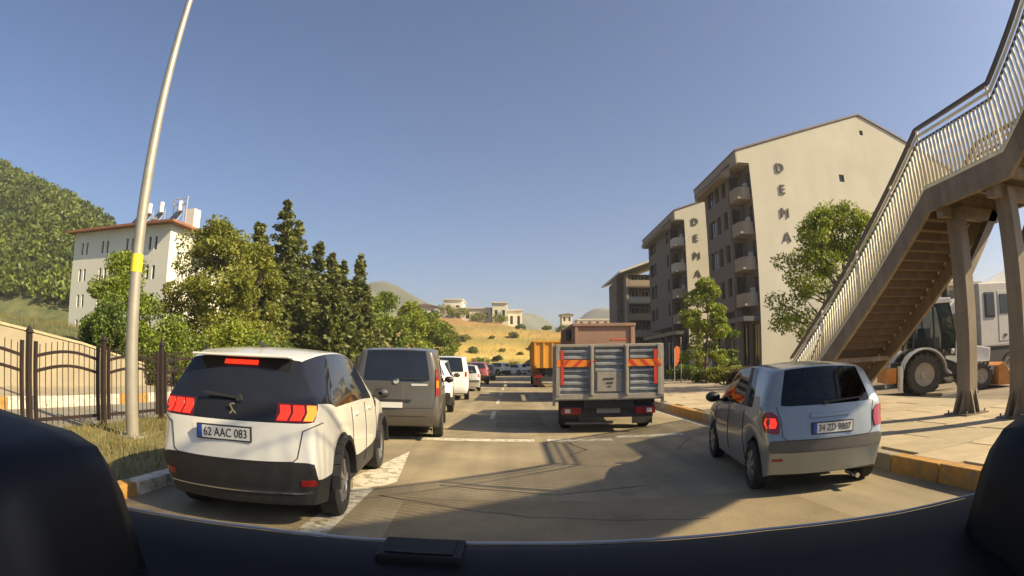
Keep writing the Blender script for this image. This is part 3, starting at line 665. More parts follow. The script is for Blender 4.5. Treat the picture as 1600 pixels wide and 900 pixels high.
    co = np.empty(len(ev.vertices)*3); ev.vertices.foreach_get('co', co); co = co.reshape(-1, 3)
    mi = np.empty(len(ev.polygons), int); ev.polygons.foreach_get('material_index', mi)
    polys = [tuple(p.vertices) for p in ev.polygons]
    bvh = BVHTree.FromPolygons([Vector(c) for c in co], polys)
    MM = {'body': paint, 'rear_window': M_carglass, 'side_window': M_carglass, 'windscreen': M_carglass, 'quarter_glass': M_carglass, 'rear_bumper': M_plast, 'cladding': M_plast,
          'black_panel': mat('gloss_black', (.012,.012,.013), .08, var=.1), 'underbody': M_plast, 'lower_bumper': paint, 'bumper': paint, 'front_bumper': paint, 'tailgate': paint, 'pillar_trim': M_plast, 'door': paint, 'bonnet': paint, 'roof_panel': paint, 'grey_bumper': mat('grey_bumper_paint', (.085,.078,.07), .45, var=.08)}
    if S.get('see'):
        for k_ in ('rear_window','side_window','windscreen','quarter_glass'): MM[k_] = M_see
        for xs_ in (-.36,.36):
            yb = S['see']
            st = MB().prism([(yb-.08,.30),(yb+.5,.30),(yb+.5,.52),(yb+.06,.50),(yb-.12,1.05),(yb-.26,1.02)], xs_-.24, xs_+.24, 'x').build('front_seat', M_seat, t, .04)
            MB().box(xs_-.13, xs_+.13, yb-.26, yb-.15, 1.08, 1.26).build('headrest', M_seat, st, .04)
        MB().prism([(.75,.30),(1.3,.30),(1.3,.5),(.95,.48),(.72,.92),(.60,.90)], -.58, .58, 'x').build('rear_seat', M_seat, t, .04)
        MB().box(-.62,.62,.30,.60,.84,.87).build('parcel_shelf', M_seat, t, .01)
        MB().box(-.6,.6,S['yf']-.55,S['yf']-.2,.6,.88).build('dashboard', M_seat, t, .05)
        MB().box(-.62,.62,.5,S['yf']-.2,.24,.295).build('floor_mat', M_seat, t)
    for q, n_ in enumerate(names):
        base, _, side = n_.partition('|')
        sel = [p for p, m_ in zip(polys, mi) if m_ == q]
        par = {}
        def find(a_):
            while par.setdefault(a_, a_) != a_: par[a_] = par[par[a_]]; a_ = par[a_]
            return a_
        for p in sel:
            for v in p[1:]: par[find(v)] = find(p[0])
        comp = {}
        for p in sel: comp.setdefault(find(p[0]), []).append(p)
        for sub in comp.values():
            used = sorted({v for p in sub for v in p}); rm = {v: i for i, v in enumerate(used)}
            m2 = bpy.data.meshes.new(base); m2.from_pydata([tuple(co[v]) for v in used], [], [tuple(rm[v] for v in p) for p in sub])
            link(base, m2, MM[base], t, True)
    bpy.data.meshes.remove(ev)
    def rear(x, z):          # rear surface y at x,z
        for _ in range(40):
            h = bvh.ray_cast(Vector((x, -2, z)), Vector((0, 1, 0)))[0]
            if h and h.y < .75: return h.y
            x *= .985
        return .2
    def rearx(x, z):         # largest |x| not beyond the body corner
        for _ in range(40):
            h = bvh.ray_cast(Vector((x, -2, z)), Vector((0, 1, 0)))[0]
            if h and h.y < .75: return x
            x *= .985
        return x
    def side(y, z, s):
        h = bvh.ray_cast(Vector((s*3, y, z)), Vector((-s, 0, 0)))[0]
        return h.x if h else s*W
    def patch(nm, poly, m, parent=t, th=.015, seg=4):
        # polygon given as rows of (x,z) left->right : list of rows bottom->top
        vs_, fs_ = [], []; nr, nc = len(poly), seg+1
        for row in poly:
            (xa, za), (xb, zb) = row
            for c in range(nc):
                x = xa+(xb-xa)*c/seg; z = za+(zb-za)*c/seg; x = rearx(x, z); vs_.append((x, rear(x, z)-th, z))
        for q in range(nr-1):
            for c in range(seg): fs_.append((q*nc+c, q*nc+c+1, (q+1)*nc+c+1, (q+1)*nc+c))
        n = len(vs_); vs_ += [(x, y+th+.03, z) for x, y, z in vs_]
        ring = [c for c in range(nc)] + [q*nc+nc-1 for q in range(1, nr)] + [(nr-1)*nc+c for c in range(nc-2, -1, -1)] + [q*nc for q in range(nr-2, 0, -1)]
        for u, v in zip(ring, ring[1:]+ring[:1]): fs_.append((u, n+u, n+v, v))
        return MB().add(vs_, fs_).build(nm, m, parent, smooth='auto')
    def rline(pts, wd=.009):
        b = MB(); pr = None
        for (xa, za), (xb, zb) in zip(pts, pts[1:]):
            for q in range(7):
                x = xa+(xb-xa)*q/6; z = za+(zb-za)*q/6; x = rearx(x, z); c_ = (x, rear(x, z)-.001, z)
                if pr and (Vector(pr)-Vector(c_)).length > 1e-4: b.bar(pr, c_, wd, .006, (0,1,0))
                pr = c_
        return b.build('panel_gap', M_plast, t)
    def plate(txt, x, z, wd=.52, tilt=0.):
        y = rear(x, z)-.02
        p = MB().box(-wd/2-.012, wd/2+.012, -.004, .02, -.067, .067).build('number_plate', M_plast, t); p.location = (x, y, z); p.rotation_euler = (R(tilt), 0, 0)
        MB().box(-wd/2, wd/2, -.008, 0, -.055, .055).build('plate_face', M_plate, p)
        MB().box(-wd/2, -wd/2+.045, -.010, -.004, -.055, .055).build('plate_band', M_plblue, p)
        if not txt: return p
        o = link('lettering', text_mesh(txt, .105, .001), M_ink, p); o.location = (.02, -.0105, -.002); o.rotation_euler = (R(90), 0, 0)
        xs_ = [v.co.x for v in o.data.vertices]; k = (wd-.09)/(max(xs_)-min(xs_)); o.scale = (k, 1, 1)
        return p
    def mirror(y, z):
        for s in (-1, 1):
            x = side(y, z-.05, s)
            o = MB().lathe([(0,.02),(.02,.075),(.09,.085),(.13,.05),(.14,.005)], 12, 'y').build('mirror', M_plast if S.get('black_mirror', True) else paint, t, smooth=True)
            o.location = (x + s*.12, y, z); o.scale = (1.35, 1, .95)
            MB().bar((x-s*.02, y+.05, z-.05), (x+s*.08, y+.05, z-.03), .05, .035).build('mirror_arm', M_plast, t)
    if detail:
        for s in (-1, 1):
            for yy in S.get('handles', ()):
                x = side(yy, S['hz'], s); MB().box(x-.015, x+.03*1, yy-.10, yy+.10, S['hz']-.014, S['hz']+.014).build('door_handle', S.get('handle_mat', paint), t, .008)
            for yy in S.get('seams', ()):
                b = MB(); pr = None
                for q in range(9):
                    z = z0+.12 + (belt[6][1]-.04-z0-.12)*q/8; x = side(yy, z, s) + s*.0015
                    if pr: b.bar(pr, (x, yy, z), .004, .012, (1,0,0))
                    pr = (x, yy, z)
                b.build('door_seam', M_plast, t)
    for (y, s) in ((yr,-1),(yr,1),(yf,-1),(yf,1)):
        make_wheel(t, s*(W-.115), y, r, S.get('tw', .21), s, S.get('spokes', 5))
    mirror(*S['mirror'])
    t_fn = dict(rline=rline, rear=rear, side=side, patch=patch, plate=plate); return t, t_fn

def reg_suv(kind, i, j, k):
    if kind == 'rear':
        if j <= 1: return 'rear_bumper'
        if j == 2: return 'tailgate'
        if j == 3: return 'black_panel'
        return 'rear_window'
    if kind in ('left', 'right'):
        if j == 0 and i not in (0,): return 'cladding'
        if j <= 1 and i == 0: return 'rear_bumper' if j == 0 else 'body'
        if j == 4:
            if i <= 1: return 'quarter_glass|' + kind
            if 2 <= i <= 6: return 'side_window|' + kind
        if j in (1,2,3) and i in (5,): return 'door|r' + kind
        if j in (1,2,3) and i in (6,): return 'door|f' + kind
        return 'body'
    if kind == 'top':
        if i == 7 and 0 <= k <= 5: return 'windscreen'
        if i < 7: return 'roof_panel'
        return 'bonnet'
    return 'front_bumper'
SUV = dict(W=.87, L=4.45, yr=.92, yf=3.595, r=.36, z0=.23, rear_z=[.25,.48,.66,1.0], rear_y=[.10,.02,.0,.06],
    belt=[(.15,1.16,.77),(.52,1.15,.84)] + [(y,1.10,.84) for y in (.7,.92,1.2,1.4,2.2)] + [(2.95,1.06,.83),(3.3,1.02,.86),(3.6,1.0,.85),(3.9,.97,.82),(4.05,.94,.79),(4.36,.80,.68)],
    roof=[(.38,1.54,.565),(.75,1.60,.63),(.95,1.62,.675),(1.2,1.63,.68),(1.45,1.635,.68),(1.65,1.635,.68),(2.1,1.61,.67),(2.5,1.55,.655),(3.38,1.10,.74),(3.6,1.07,.73),(3.9,1.03,.70),(4.05,1.0,.66),(4.3,.88,.56)],
    regions=reg_suv, mirror=(3.0,1.13), handles=(1.75,2.65), hz=.97, seams=(1.43,2.27,3.1), rbulge=.13)
M_white = mat('white_car_paint', (.66,.63,.54), .25, var=.015, scale=2, coat=.8)
suv, fn = build_car('white_suv', 'white SUV with black tailgate band and red claw tail lamps, beside the verge', (-2.43,4.47,0), 5.0, SUV, M_white)
fn['plate']('62 AAC 083', -.06, .885, .52)
# plate recess, claw lamps, lamps band, brake light, emblem, wiper, reflectors, spoiler
for s in (-1, 1):
    for q, (xa, xb) in enumerate([(.44,.53),(.555,.65),(.675,.755)]):
        m = M_redlit if s > 0 and q == 2 else M_redlit
        x0, x1 = (s*xa, s*xb) if s > 0 else (s*xb, s*xa)
        fn['patch']('tail_lamp', [[(x0-.012,1.02),(x1-.012,1.02)],[(x0+.012,1.085),(x1+.012,1.085)],[(x0,1.15),(x1,1.15)]], M_redlit if q != 2 or s < 0 else M_amblit, th=.012, seg=2)
    fn['patch']('reflector', [[(s*.70-.06,.44),(s*.70+.06,.44)],[(s*.70-.06,.50),(s*.70+.06,.50)]], M_red, th=.008, seg=2)
for s in (-1, 1):
    fn['rline']([(s*.80,.995),(s*.66,.93),(s*.62,.70),(s*.58,.665)]); fn['rline']([(s*.58,.665),(0,.65)])
    fn['patch']('lamp_housing', [[(s*.60-.185,1.005),(s*.60+.185,1.005)],[(s*.60-.185,1.165),(s*.60+.185,1.165)]], mat('dark_red_lens', (.10,.006,.006), .12, coat=.6), th=.004, seg=6)
fn['patch']('plate_recess', [[(-.36,.80),(.24,.80)],[(-.42,.955),(.30,.955)]], M_white, th=.002, seg=6)
fn['patch']('brake_lamp', [[(-.17,1.488),(.17,1.488)],[(-.17,1.53),(.17,1.53)]], M_redlit, th=.02)
fn['patch']('chrome_strip', [[(-.72,.365),(.72,.365)],[(-.72,.378),(.72,.378)]], M_chrome, th=.012, seg=10)
MB().box(-.50,.50,.26,.44,1.556,1.58).build('spoiler', M_white, suv, .012)
em = MB()
for p0, p1 in [((-.035,0,-.05),(.01,0,.0)),((.01,0,0),(-.02,0,.05)),((-.02,0,.05),(.03,0,.06)),((.01,0,0),(.04,0,-.03)),((-.01,0,-.06),(.03,0,-.05))]: em.bar(p0, p1, .014, .014, (0,1,0))
e = em.build('emblem', M_chrome, suv); e.location = (0, fn['rear'](0,1.085)-.012, 1.085)
wp = MB(); wp.bar((0,0,0), (-.36,.0,.035), .02, .022).tube((0,.02,0), (0,-.02,0), .03, n=10); o = wp.build('rear_wiper', M_plast, suv); o.location = (.05, fn['rear'](.0,1.19)-.02, 1.19)
MB().tube((.0,1.0,1.66),(0,.82,1.72),.03,.012).build('roof_antenna', M_plast, suv)
for s in (-1, 1):
    for yw in (.92, 3.595):
        b = MB(); n = 12; Ra = .435
        for k in range(n):
            a0, a1 = math.pi*k/n, math.pi*(k+1)/n
            b.bar((s*.875, yw+Ra*math.cos(a0), .36+Ra*math.sin(a0)), (s*.875, yw+Ra*math.cos(a1), .36+Ra*math.sin(a1)), .05, .075, (1,0,0))
        b.build('wheel_arch_trim', M_plast, suv)

def reg_hatch(kind, i, j, k):
    if kind == 'rear':
        if j == 0: return 'lower_bumper'
        if j == 1: return 'grey_bumper'
        if j in (2,3): return 'tailgate'
        return 'rear_window' if 0 < k < 5 else 'body'
    if kind in ('left', 'right'):
        if j == 4:
            if i == 4: return 'pillar_trim'
            if i == 3: return 'side_window|r' + kind
            if i in (5,): return 'side_window|m' + kind
            if i == 6: return 'side_window|f' + kind
        if j in (1,2,3) and i in (5,): return 'door|r' + kind
        if j in (1,2,3) and i in (6,): return 'door|f' + kind
        return 'body'
    if kind == 'top':
        if i == 7: return 'windscreen'
        if i < 7: return 'roof_panel'
        return 'bonnet'
    return 'front_bumper'
HATCH = dict(W=.825, L=3.82, yr=.64, yf=3.095, r=.29, z0=.2, rear_z=[.24,.50,.64,.84], rear_y=[.08,0,.0,.05],
    belt=[(.10,1.0,.76),(.30,.985,.79)] + [(y,.965,.79) for y in (.45,.64,.9,1.1,1.85)] + [(2.6,.93,.785),(2.8,.90,.77),(3.1,.88,.76),(3.35,.85,.74),(3.5,.82,.72),(3.74,.70,.64)],
    roof=[(.34,1.39,.60),(.6,1.42,.61),(.75,1.43,.615),(.95,1.44,.62),(1.15,1.445,.62),(1.3,1.445,.62),(1.75,1.43,.61),(2.1,1.39,.60),(2.85,.99,.68),(3.1,.95,.67),(3.35,.91,.64),(3.5,.88,.60),(3.7,.77,.50)],
    see=1.95, regions=reg_hatch, mirror=(2.5,1.0), handles=(1.35,2.2), hz=.85, seams=(1.0,1.87,2.75), rbulge=.12, tw=.185, spokes=7,
    plan=[.90,.965,.98,1,1,1,1,1,1,.99,.975,.955,.80])
M_silver = mat('silver_blue_paint', (.26,.28,.275), .28, .45, var=.03, scale=3, coat=.7)
getz, fn = build_car('silver_hatchback', 'silver hatchback with lit left brake lamp, beside the right kerb', (3.47,5.5,0), -9, HATCH, M_silver)
fn['plate']('34 ZD 9807', .02, .755, .50)
for s in (-1, 1):
    rows = [[(.62,.71),(.76,.73)],[(.60,.80),(.78,.82)],[(.62,.90),(.77,.91)],[(.68,.95),(.75,.95)]]
    if s < 0: rows = [[(-b_[0], b_[1]), (-a_[0], a_[1])] for a_, b_ in rows]
    tl = fn['patch']('tail_lamp', rows, M_red, th=.018)
    if s < 0: fn['patch']('lit_bulb', [[(-.745,.775),(-.655,.775)],[(-.765,.83),(-.635,.83)],[(-.745,.885),(-.655,.885)]], M_redlit, tl, th=.021, seg=2)
fn['patch']('plate_recess', [[(-.34,.655),(.34,.655)],[(-.37,.86),(.37,.86)]], M_silver, th=.004, seg=8)
for s in (-1, 1): fn['rline']([(s*.63,1.0),(s*.585,.86),(s*.575,.68),(s*.52,.635)])
fn['rline']([(-.52,.635),(.52,.635)]); fn['rline']([(-.70,.50),(.70,.50)], .006)
fn['patch']('tailgate_handle', [[(-.26,.875),(.26,.875)],[(-.24,.915),(.24,.915)]], M_silver, th=.025, seg=8)
fn['patch']('reflector', [[(-.68,.40),(-.56,.40)],[(-.68,.43),(-.56,.43)]], M_red, th=.006, seg=2)
wp = MB(); wp.bar((0,0,0), (.5,.02,.03), .018, .018).tube((0,.02,0), (0,-.02,0), .025, n=10); o = wp.build('rear_wiper', M_plast, getz); o.location = (-.05, fn['rear'](0,1.02)-.02, 1.03)
o = MB().tube((.38,.02,.17),(.38,.35,.17),.03).build('exhaust', M_chrome, getz)
MB().bar((0,.7,1.50),(0,.35,1.80),.008,.008).build('roof_antenna', M_plast, getz)

def reg_van(kind, i, j, k):
    if kind == 'rear':
        if j <= 1: return 'lower_bumper'
        if j in (2,3): return 'tailgate'
        return 'rear_window' if 0 < k < 5 else 'body'
    if kind in ('left', 'right'):
        if j == 0: return 'cladding'
        if j == 4 and i in (2,3,4): return 'side_window|r' + kind
        if j == 4 and i in (5,6): return 'side_window|f' + kind
        return 'body'
    if kind == 'top':
        if i == 7: return 'windscreen'
        if i < 7: return 'roof_panel'
        return 'bonnet'
    return 'front_bumper'
VAN = dict(W=.91, L=4.39, yr=.88, yf=3.63, r=.32, z0=.24, rear_z=[.30,.50,.70,.95], rear_y=[.08,0,.01,.03], crown=.03,
    belt=[(.04,1.18,.86),(.45,1.17,.885)] + [(y,1.15,.885) for y in (.6,.88,1.15,1.3,2.2)] + [(3.0,1.10,.88),(3.35,1.05,.86),(3.65,1.0,.84),(3.9,.95,.80),(4.05,.92,.77),(4.3,.78,.68)],
    roof=[(.12,1.78,.74),(.5,1.82,.77),(.7,1.83,.77),(.95,1.835,.77),(1.2,1.84,.77),(1.45,1.84,.77),(2.0,1.83,.76),(2.5,1.77,.74),(3.5,1.12,.74),(3.7,1.08,.73),(3.9,1.03,.70),(4.05,1.0,.66),(4.25,.86,.56)],
    regions=reg_van, mirror=(2.95,1.15), handles=(1.3,2.4), hz=1.0, seams=(1.35,2.25), rbulge=.06,
    plan=[.95,.985,.99,1,1,1,1,1,1,.99,.975,.955,.80])
M_vgrey = mat('grey_van_paint', (.115,.105,.088), .32, .35, var=.03, scale=3, coat=.6)
van, fn = build_car('grey_van', 'dark grey van with tall red tail lamp, ahead of the white SUV', (-2.25,11.02,0), 5.5, VAN, M_vgrey, cat='van')
fn['plate']('', -.12, .72, .50)
for s in (-1, 1):
    x0, x1 = (.78, .87) if s > 0 else (-.87, -.78)
    L_ = fn['patch']('tail_lamp', [[(x0,.90),(x1,.92)],[(x0,1.06),(x1,1.06)],[(x0,1.22),(x1,1.22)],[(x0+.0,1.42),(x1-.03,1.42)]], M_red, th=.02, seg=2)
    fn['patch']('indicator', [[(x0+.01,1.06),(x1,1.06)],[(x0+.01,1.2),(x1,1.2)]], M_amber, th=.024, seg=2)
for s in (-1, 1): fn['rline']([(s*.76,1.46),(s*.765,.9),(s*.72,.66)])
fn['rline']([(-.72,.66),(.72,.66)]); fn['rline']([(-.80,.50),(.80,.50)], .014)
fn['patch']('plate_garnish', [[(-.42,.80),(.30,.80)],[(-.42,.83),(.30,.83)]], M_plast, th=.03, seg=6)
e = MB().lathe([(0,.0),(0,.062),(-.012,.055),(-.014,.0)], 20, 'y').build('emblem', M_chrome, van); e.location = (0, fn['rear'](0,1.19)-.01, 1.19)
fn['patch']('name_badge', [[(.30,1.10),(.62,1.10)],[(.30,1.14),(.62,1.14)]], M_clear, th=.006, seg=3)
wp = MB(); wp.bar((0,0,0), (.52,.0,.01), .018, .02); o = wp.build('rear_wiper', M_plast, van); o.location = (.08, fn['rear'](.0,1.24)-.025, 1.235)
MB().tube((.66,.05,.2),(.66,.4,.2),.035).build('exhaust', M_chrome, van)

# farther cars in the left lane
M_white2 = mat('bright_white_paint', (.78,.75,.68), .25, var=.015, coat=.8)
def simple_lamps(t, fn, zz, w_, m=M_red):
    for s in (-1, 1):
        x0, x1 = (w_*.80, w_*.95) if s > 0 else (-w_*.95, -w_*.80)
        fn['patch']('tail_lamp', [[(x0,zz),(x1,zz)],[(x0,zz+.2),(x1,zz+.2)]], m, th=.015, seg=2)
def far_car(name, label, loc, rz, S, paint, lz=.95):
    S2 = dict(S); S2.pop('see', None); t, fn = build_car(name, label, loc, rz, S2, paint, 'cars queueing in the left lane', 'car', False)
    fn['plate']('', 0, .8); simple_lamps(t, fn, lz, S['W']); return t
SUV2 = dict(SUV); SUV2['regions'] = lambda kind, i, j, k: ('tailgate' if kind == 'rear' and j == 3 else ('rear_window' if kind == 'rear' and j == 4 and 0 < k < 5 else ('body' if kind == 'rear' and j == 4 else reg_suv(kind, i, j, k))))
SUV2['rear_z'] = [.30,.50,.66,.90]
far_car('white_crossover', 'white crossover with black lower bumper just ahead of the grey van', (-2.62,17.2,0), 5, SUV2, M_white2)
far_car('white_minivan', 'white high-roofed car ahead of the white crossover', (-2.65,23.6,0), 5, VAN, M_white2, 1.0)
far_car('silver_small_car', 'small pale silver hatchback ahead of the white high-roofed car', (-2.5,31.5,0), 5, HATCH, mat('pale_silver_paint', (.45,.43,.38), .3, .3, var=.02, coat=.6), .78)
far_car('red_car', 'dark red car far along the left lane before the embankment', (-2.5,42.5,0), 6, SUV2, mat('dark_red_paint', (.22,.03,.025), .3, var=.03, coat=.7))
far_car('black_car', 'black car farthest in the left lane beside the pale distant cars', (-2.2,51,0), 8, HATCH, mat('black_car_paint', (.02,.02,.022), .25, var=.05, coat=.7), .78)
for i, (x, y, rz, mcol) in enumerate([(-.6,74,40,(.6,.57,.5)),(1.9,80,55,(.66,.63,.56)),(4.2,85,65,(.55,.53,.48)),(-3.2,84,50,(.62,.6,.54))]):
    t, fn = build_car('distant_car', ['pale car turning at the far end of the road, leftmost but one', 'white car at the far end of the road, third from the left', 'pale grey car at the far end of the road beside the orange tipper', 'white car at the far end of the road, leftmost of the distant ones'][i],
              (x, y, 0), rz, {k_: v_ for k_, v_ in (HATCH if i % 2 else SUV2).items() if k_ != 'see'}, mat('distant_paint_%d' % i, mcol, .3, var=.02, coat=.6), 'distant cars at the end of the road', 'car', False)

# ---------------------------------------------------------------- trucks
M_alu = mat('worn_aluminium_panel', (.30,.305,.30), .45, .35, var=.12, scale=5)
weather(M_alu, 40, .12, (3,3,.6), .2, 2.5, .22)
M_post = mat('truck_frame_grey', (.33,.29,.23), .5, .2, var=.12, scale=6)
M_chas = mat('chassis_black', (.03,.027,.025), .7, var=.2, scale=6)
M_orange = mat('orange_reflector', (.75,.22,.02), .45, var=.06); M_stripe = mat('red_reflector', (.55,.05,.02), .45, var=.06)
def truck_wheels(t, W, ys, r, dual=True):
    for y in ys:
        for s in (-1, 1): make_wheel(t, s*(W-.14), y, r, .26, s, 6)
def make_truck():
    t = thing('flatbed_truck', 'silver drop-side truck with ribbed tailgate and orange hazard marks, ahead in the right lane', 'truck', (2.10, 12.35, 0), -4.6)
    W, zb, zt, L = 1.15, .86, 1.93, 4.2
    # tailgate: three framed panels
    gate = MB().box(-W, W, .03, .06, zb, zt).build('tailgate', M_alu, t)
    for x0, x1, rows in ((-1.08,-.46,7),(-.30,.30,7),(.46,1.08,7)):
        h = (zt-zb-.1)/rows
        for k in range(rows):
            if x0 == -.30 and k < 3: continue
            z = zb+.05+k*h
            MB().prism([(.03,z+.015),(-.022,z+h*.28),(-.022,z+h*.6),(.03,z+h-.015)], x0, x1, 'x').build('slat', M_alu, gate)
    MB().box(-.27,.27,-.02,.028,zb+.06,zb+.5).build('toolbox_lid', M_post, gate, .015)
    for q_ in ((-.12,.10,.33,.36),(-.06,.08,.24,.27),(-.03,.04,.17,.19)): MB().box(q_[0],q_[1],-.028,-.02,zb+q_[2],zb+q_[3]).build('lid_mark', M_chas, gate)
    for x in (-1.11,-.38,.38,1.11):
        MB().box(x-.045, x+.045, -.045, .02, zb-.02, zt+.02).build('upright', M_post, gate, .008)
        if abs(x) < 1: MB().box(x-.02, x+.02, -.075, -.046, zb, zt-.02).build('hinge_bar', M_post, gate, .005)
    MB().box(-W-.02, W+.02, -.035, .065, zt-.035, zt+.03).build('top_rail', M_post, gate, .01)
    MB().box(-W-.02, W+.02, -.03, .065, zb-.1, zb+.02).build('bottom_rail', M_post, gate, .01)
    for s in (-1, 1):
        bd = MB().box(-.37,.37,-.05,-.026,zt-.46,zt-.31).build('hazard_board', M_orange, gate); bd.location = (s*.77, 0, 0)
        for q in range(3):
            xx = -.30+.27*q; d = .14*(-s); xx0 = xx + (.06 if s > 0 else .0)
            MB().add([(xx0-d*.0,-.053,zt-.455),(xx0+.1,-.053,zt-.455),(xx0+.1+d,-.053,zt-.315),(xx0+d,-.053,zt-.315)], [(0,1,2,3)]).build('stripe', M_stripe, bd)
        MB().box(s*1.02-.035, s*1.02+.035, -.05, -.027, zt-.85, zt-.1).build('reflective_strip', M_stripe, gate)
    # bed sides and floor
    for s in (-1, 1):
        sd = MB().box(s*W-.03, s*W+.03, .07, L, zb, zt).build('side_panel', M_alu, t)
        for k in range(5): MB().box(s*(W+.035)-.02, s*(W+.035)+.02, .1, L-.05, zb+.1+k*.2, zb+.2+k*.2).build('slat', M_alu, sd)
        for y in (.12, 1.4, 2.7, L-.06): MB().box(s*(W+.05)-.03, s*(W+.05)+.03, y-.04, y+.04, zb-.25, zt+.03).build('stake_post', M_post, sd)
    MB().box(-W, W, .0, L, zb-.12, zb-.02).build('bed_floor', M_post, t)
    MB().box(-W, W, L-.05, L, zb, zt+.02).build('headboard', M_post, t)
    MB().box(-.55, .55, .1, 5.6, .55, zb-.12).build('chassis', M_chas, t)
    MB().box(-1.0, 1.0, .2, .32, .34, .62).build('underrun_bar', M_chas, t)
    MB().box(-1.05, 1.05, .28, .36, .5, .78).build('rear_crossmember', M_chas, t)
    for s in (-1, 1):
        lb = MB().box(s*.82-.22, s*.82+.22, .12, .2, .42, .57).build('tail_lamp', M_red, t, .01)
        MB().box(s*.90-.06, s*.90+.06, .105, .13, .45, .54).build('reverse_lamp', M_clear, lb)
        MB().box(s*.86-.24, s*.86+.24, .9, .93, .12, .75).build('mudflap', M_chas, t)
    p = MB().box(-.26,.26,.16,.19,.44,.55).build('number_plate', mat('dirty_plate', (.25,.23,.2), .7), t)
    MB().box(-.95,.1,.15,.22,.2,.26).build('step_bar', M_chas, t)
    truck_wheels(t, 1.08, (1.35,), .42); truck_wheels(t, 1.08, (5.0,), .42)
    MB().prism([(4.35,.55),(6.2,.5),(6.25,1.2),(5.95,2.0),(4.45,2.03),(4.35,1.85)], -1.0, 1.0, 'x').build('cab', mat('truck_cab_white', (.5,.48,.44), .35, var=.03, coat=.5), t, .05)
    MB().box(-.8,.8,4.33,4.36,1.35,1.95).build('cab_rear_window', M_carglass, t)
    return t
make_truck()
def tipper(name, label, loc, rz, body, L=5.2, W=1.22, zb=1.25, zt=2.9, mark=None, ribs=4):
    t = thing(name, label, 'truck', loc, rz)
    bed = MB().prism([(-W+.22,zb),(W-.22,zb),(W,zb+.3),(W,zt),(-W,zt),(-W,zb+.3)], 0, .08, 'y').build('tailgate', body, t, .01)
    for k in range(ribs+1):
        x = -W+.1 + k*(2*W-.2)/ribs; MB().box(x-.06, x+.06, -.07, -.002, zb+(.3 if k in (0,ribs) else .02), zt-.01).build('rib', body, bed, .01)
    MB().box(-W-.05, W+.05, -.09, .09, zt, zt+.12).build('top_rail', body, bed, .01)
    for s in (-1, 1):
        sd = MB().box(s*W-.04, s*W+.04, .085, L, zb+.3, zt).build('side_panel', body, t)
        for k in range(7): MB().box(s*(W+.05)-.05, s*(W+.05)+.05, .3+k*L/7.2, .42+k*L/7.2, zb+.2, zt+.1).build('rib', body, sd)
        MB().box(s*W-.06, s*W+.06, .05, L, zt, zt+.1).build('top_rail', body, sd)
    MB().box(-W+.2, W-.2, .1, L, zb, zb+.28).build('bed_floor', body, t)
    MB().box(-W, W, L-.1, L, zb+.3, zt+.25).build('headboard', body, t)
    MB().box(-.5, .5, .2, L+2.2, .65, zb-.02).build('chassis', M_chas, t)
    MB().box(-1.1, 1.1, .1, .2, .45, .7).build('underrun_bar', M_chas, t)
    for s in (-1, 1):
        MB().box(s*.9-.2, s*.9+.2, .04, .09, .62, .8).build('tail_lamp', M_red, t)
        MB().box(s*.95-.27, s*.95+.27, .25, .28, .15, .95).build('mudflap', mat('dull_red_flap', (.16,.05,.03), .7), t)
    truck_wheels(t, 1.2, (.95, 2.25), .5); truck_wheels(t, 1.2, (L+1.1,), .5)
    MB().prism([(L+.2,.6),(L+2.25,.55),(L+2.3,1.5),(L+2.05,2.85),(L+.4,2.9),(L+.2,2.6)], -1.18, 1.18, 'x').build('cab', mat('tipper_cab_orange', (.55,.25,.04), .4, var=.05, coat=.4), t, .06)
    MB().box(-1.0,1.0,L+.17,L+.205,1.9,2.55).build('cab_rear_window', M_carglass, t)
    return t, bed
tipper('orange_tipper_truck', 'orange tipper truck far ahead, left of the drop-side truck', (2.6, 37, 0), 0, mat('orange_truck_paint', (.62,.28,.03), .45, var=.08, scale=1))
bt, bed = tipper('brown_tipper_truck', 'brownish-red tall truck body rising above the drop-side truck ahead', (3.64, 22.5, 0), 0, mat('red_brown_truck_paint', (.25,.145,.095), .55, var=.12, scale=1.2), zb=1.3, zt=3.0, ribs=1)
MB().box(.25,1.0,-.012,-.002,2.44,2.50).build('red_lettering_band', mat('faded_red_print', (.5,.08,.04), .6), bed)
MB().box(-1.5,-1.26,.3,.75,2.45,2.9).build('mirror', M_plast, bt, .03)

# ---------------------------------------------------------------- construction machines behind the stair
M_mwhite = mat('machine_white', (.66,.64,.58), .4, var=.05, scale=2, coat=.3)
M_mud = mat('dusty_tyre', (.06,.052,.042), .9, var=.3, scale=8)
M_mrim = mat('dusty_rim', (.42,.36,.27), .7, var=.2, scale=6)
def big_wheel(t, x, y, r, wd, side):
    wh = MB().lathe([(-wd*.4,r*.55),(-wd/2,r*.68),(-wd/2,r*.88),(-wd*.4,r*.96),(wd*.4,r*.96),(wd/2,r*.88),(wd/2,r*.68),(wd*.4,r*.55)], 32, 'x').build('wheel', M_mud, t, smooth='auto'); wh.location = (x, y, r)
    b = MB()
    for k in range(18):
        a = 2*math.pi*k/18
        for s in (-1, 1):
            a2 = a + (.17 if s > 0 else 0); b.bar((s*wd*.05, r*.98*math.cos(a2), r*.98*math.sin(a2)), (s*wd*.5, r*.94*math.cos(a2+.2), r*.94*math.sin(a2+.2)), .07, .08, (math.cos(a2)*0, math.cos(a2), math.sin(a2)))
    b.build('tread_lug', M_mud, wh)
    MB().lathe([(side*wd*.42,r*.56),(side*wd*.46,r*.52),(side*wd*.2,r*.45),(side*wd*.18,r*.2),(side*wd*.32,r*.18),(side*wd*.32,.01)], 26, 'x').build('rim', M_mrim, wh, smooth='auto')
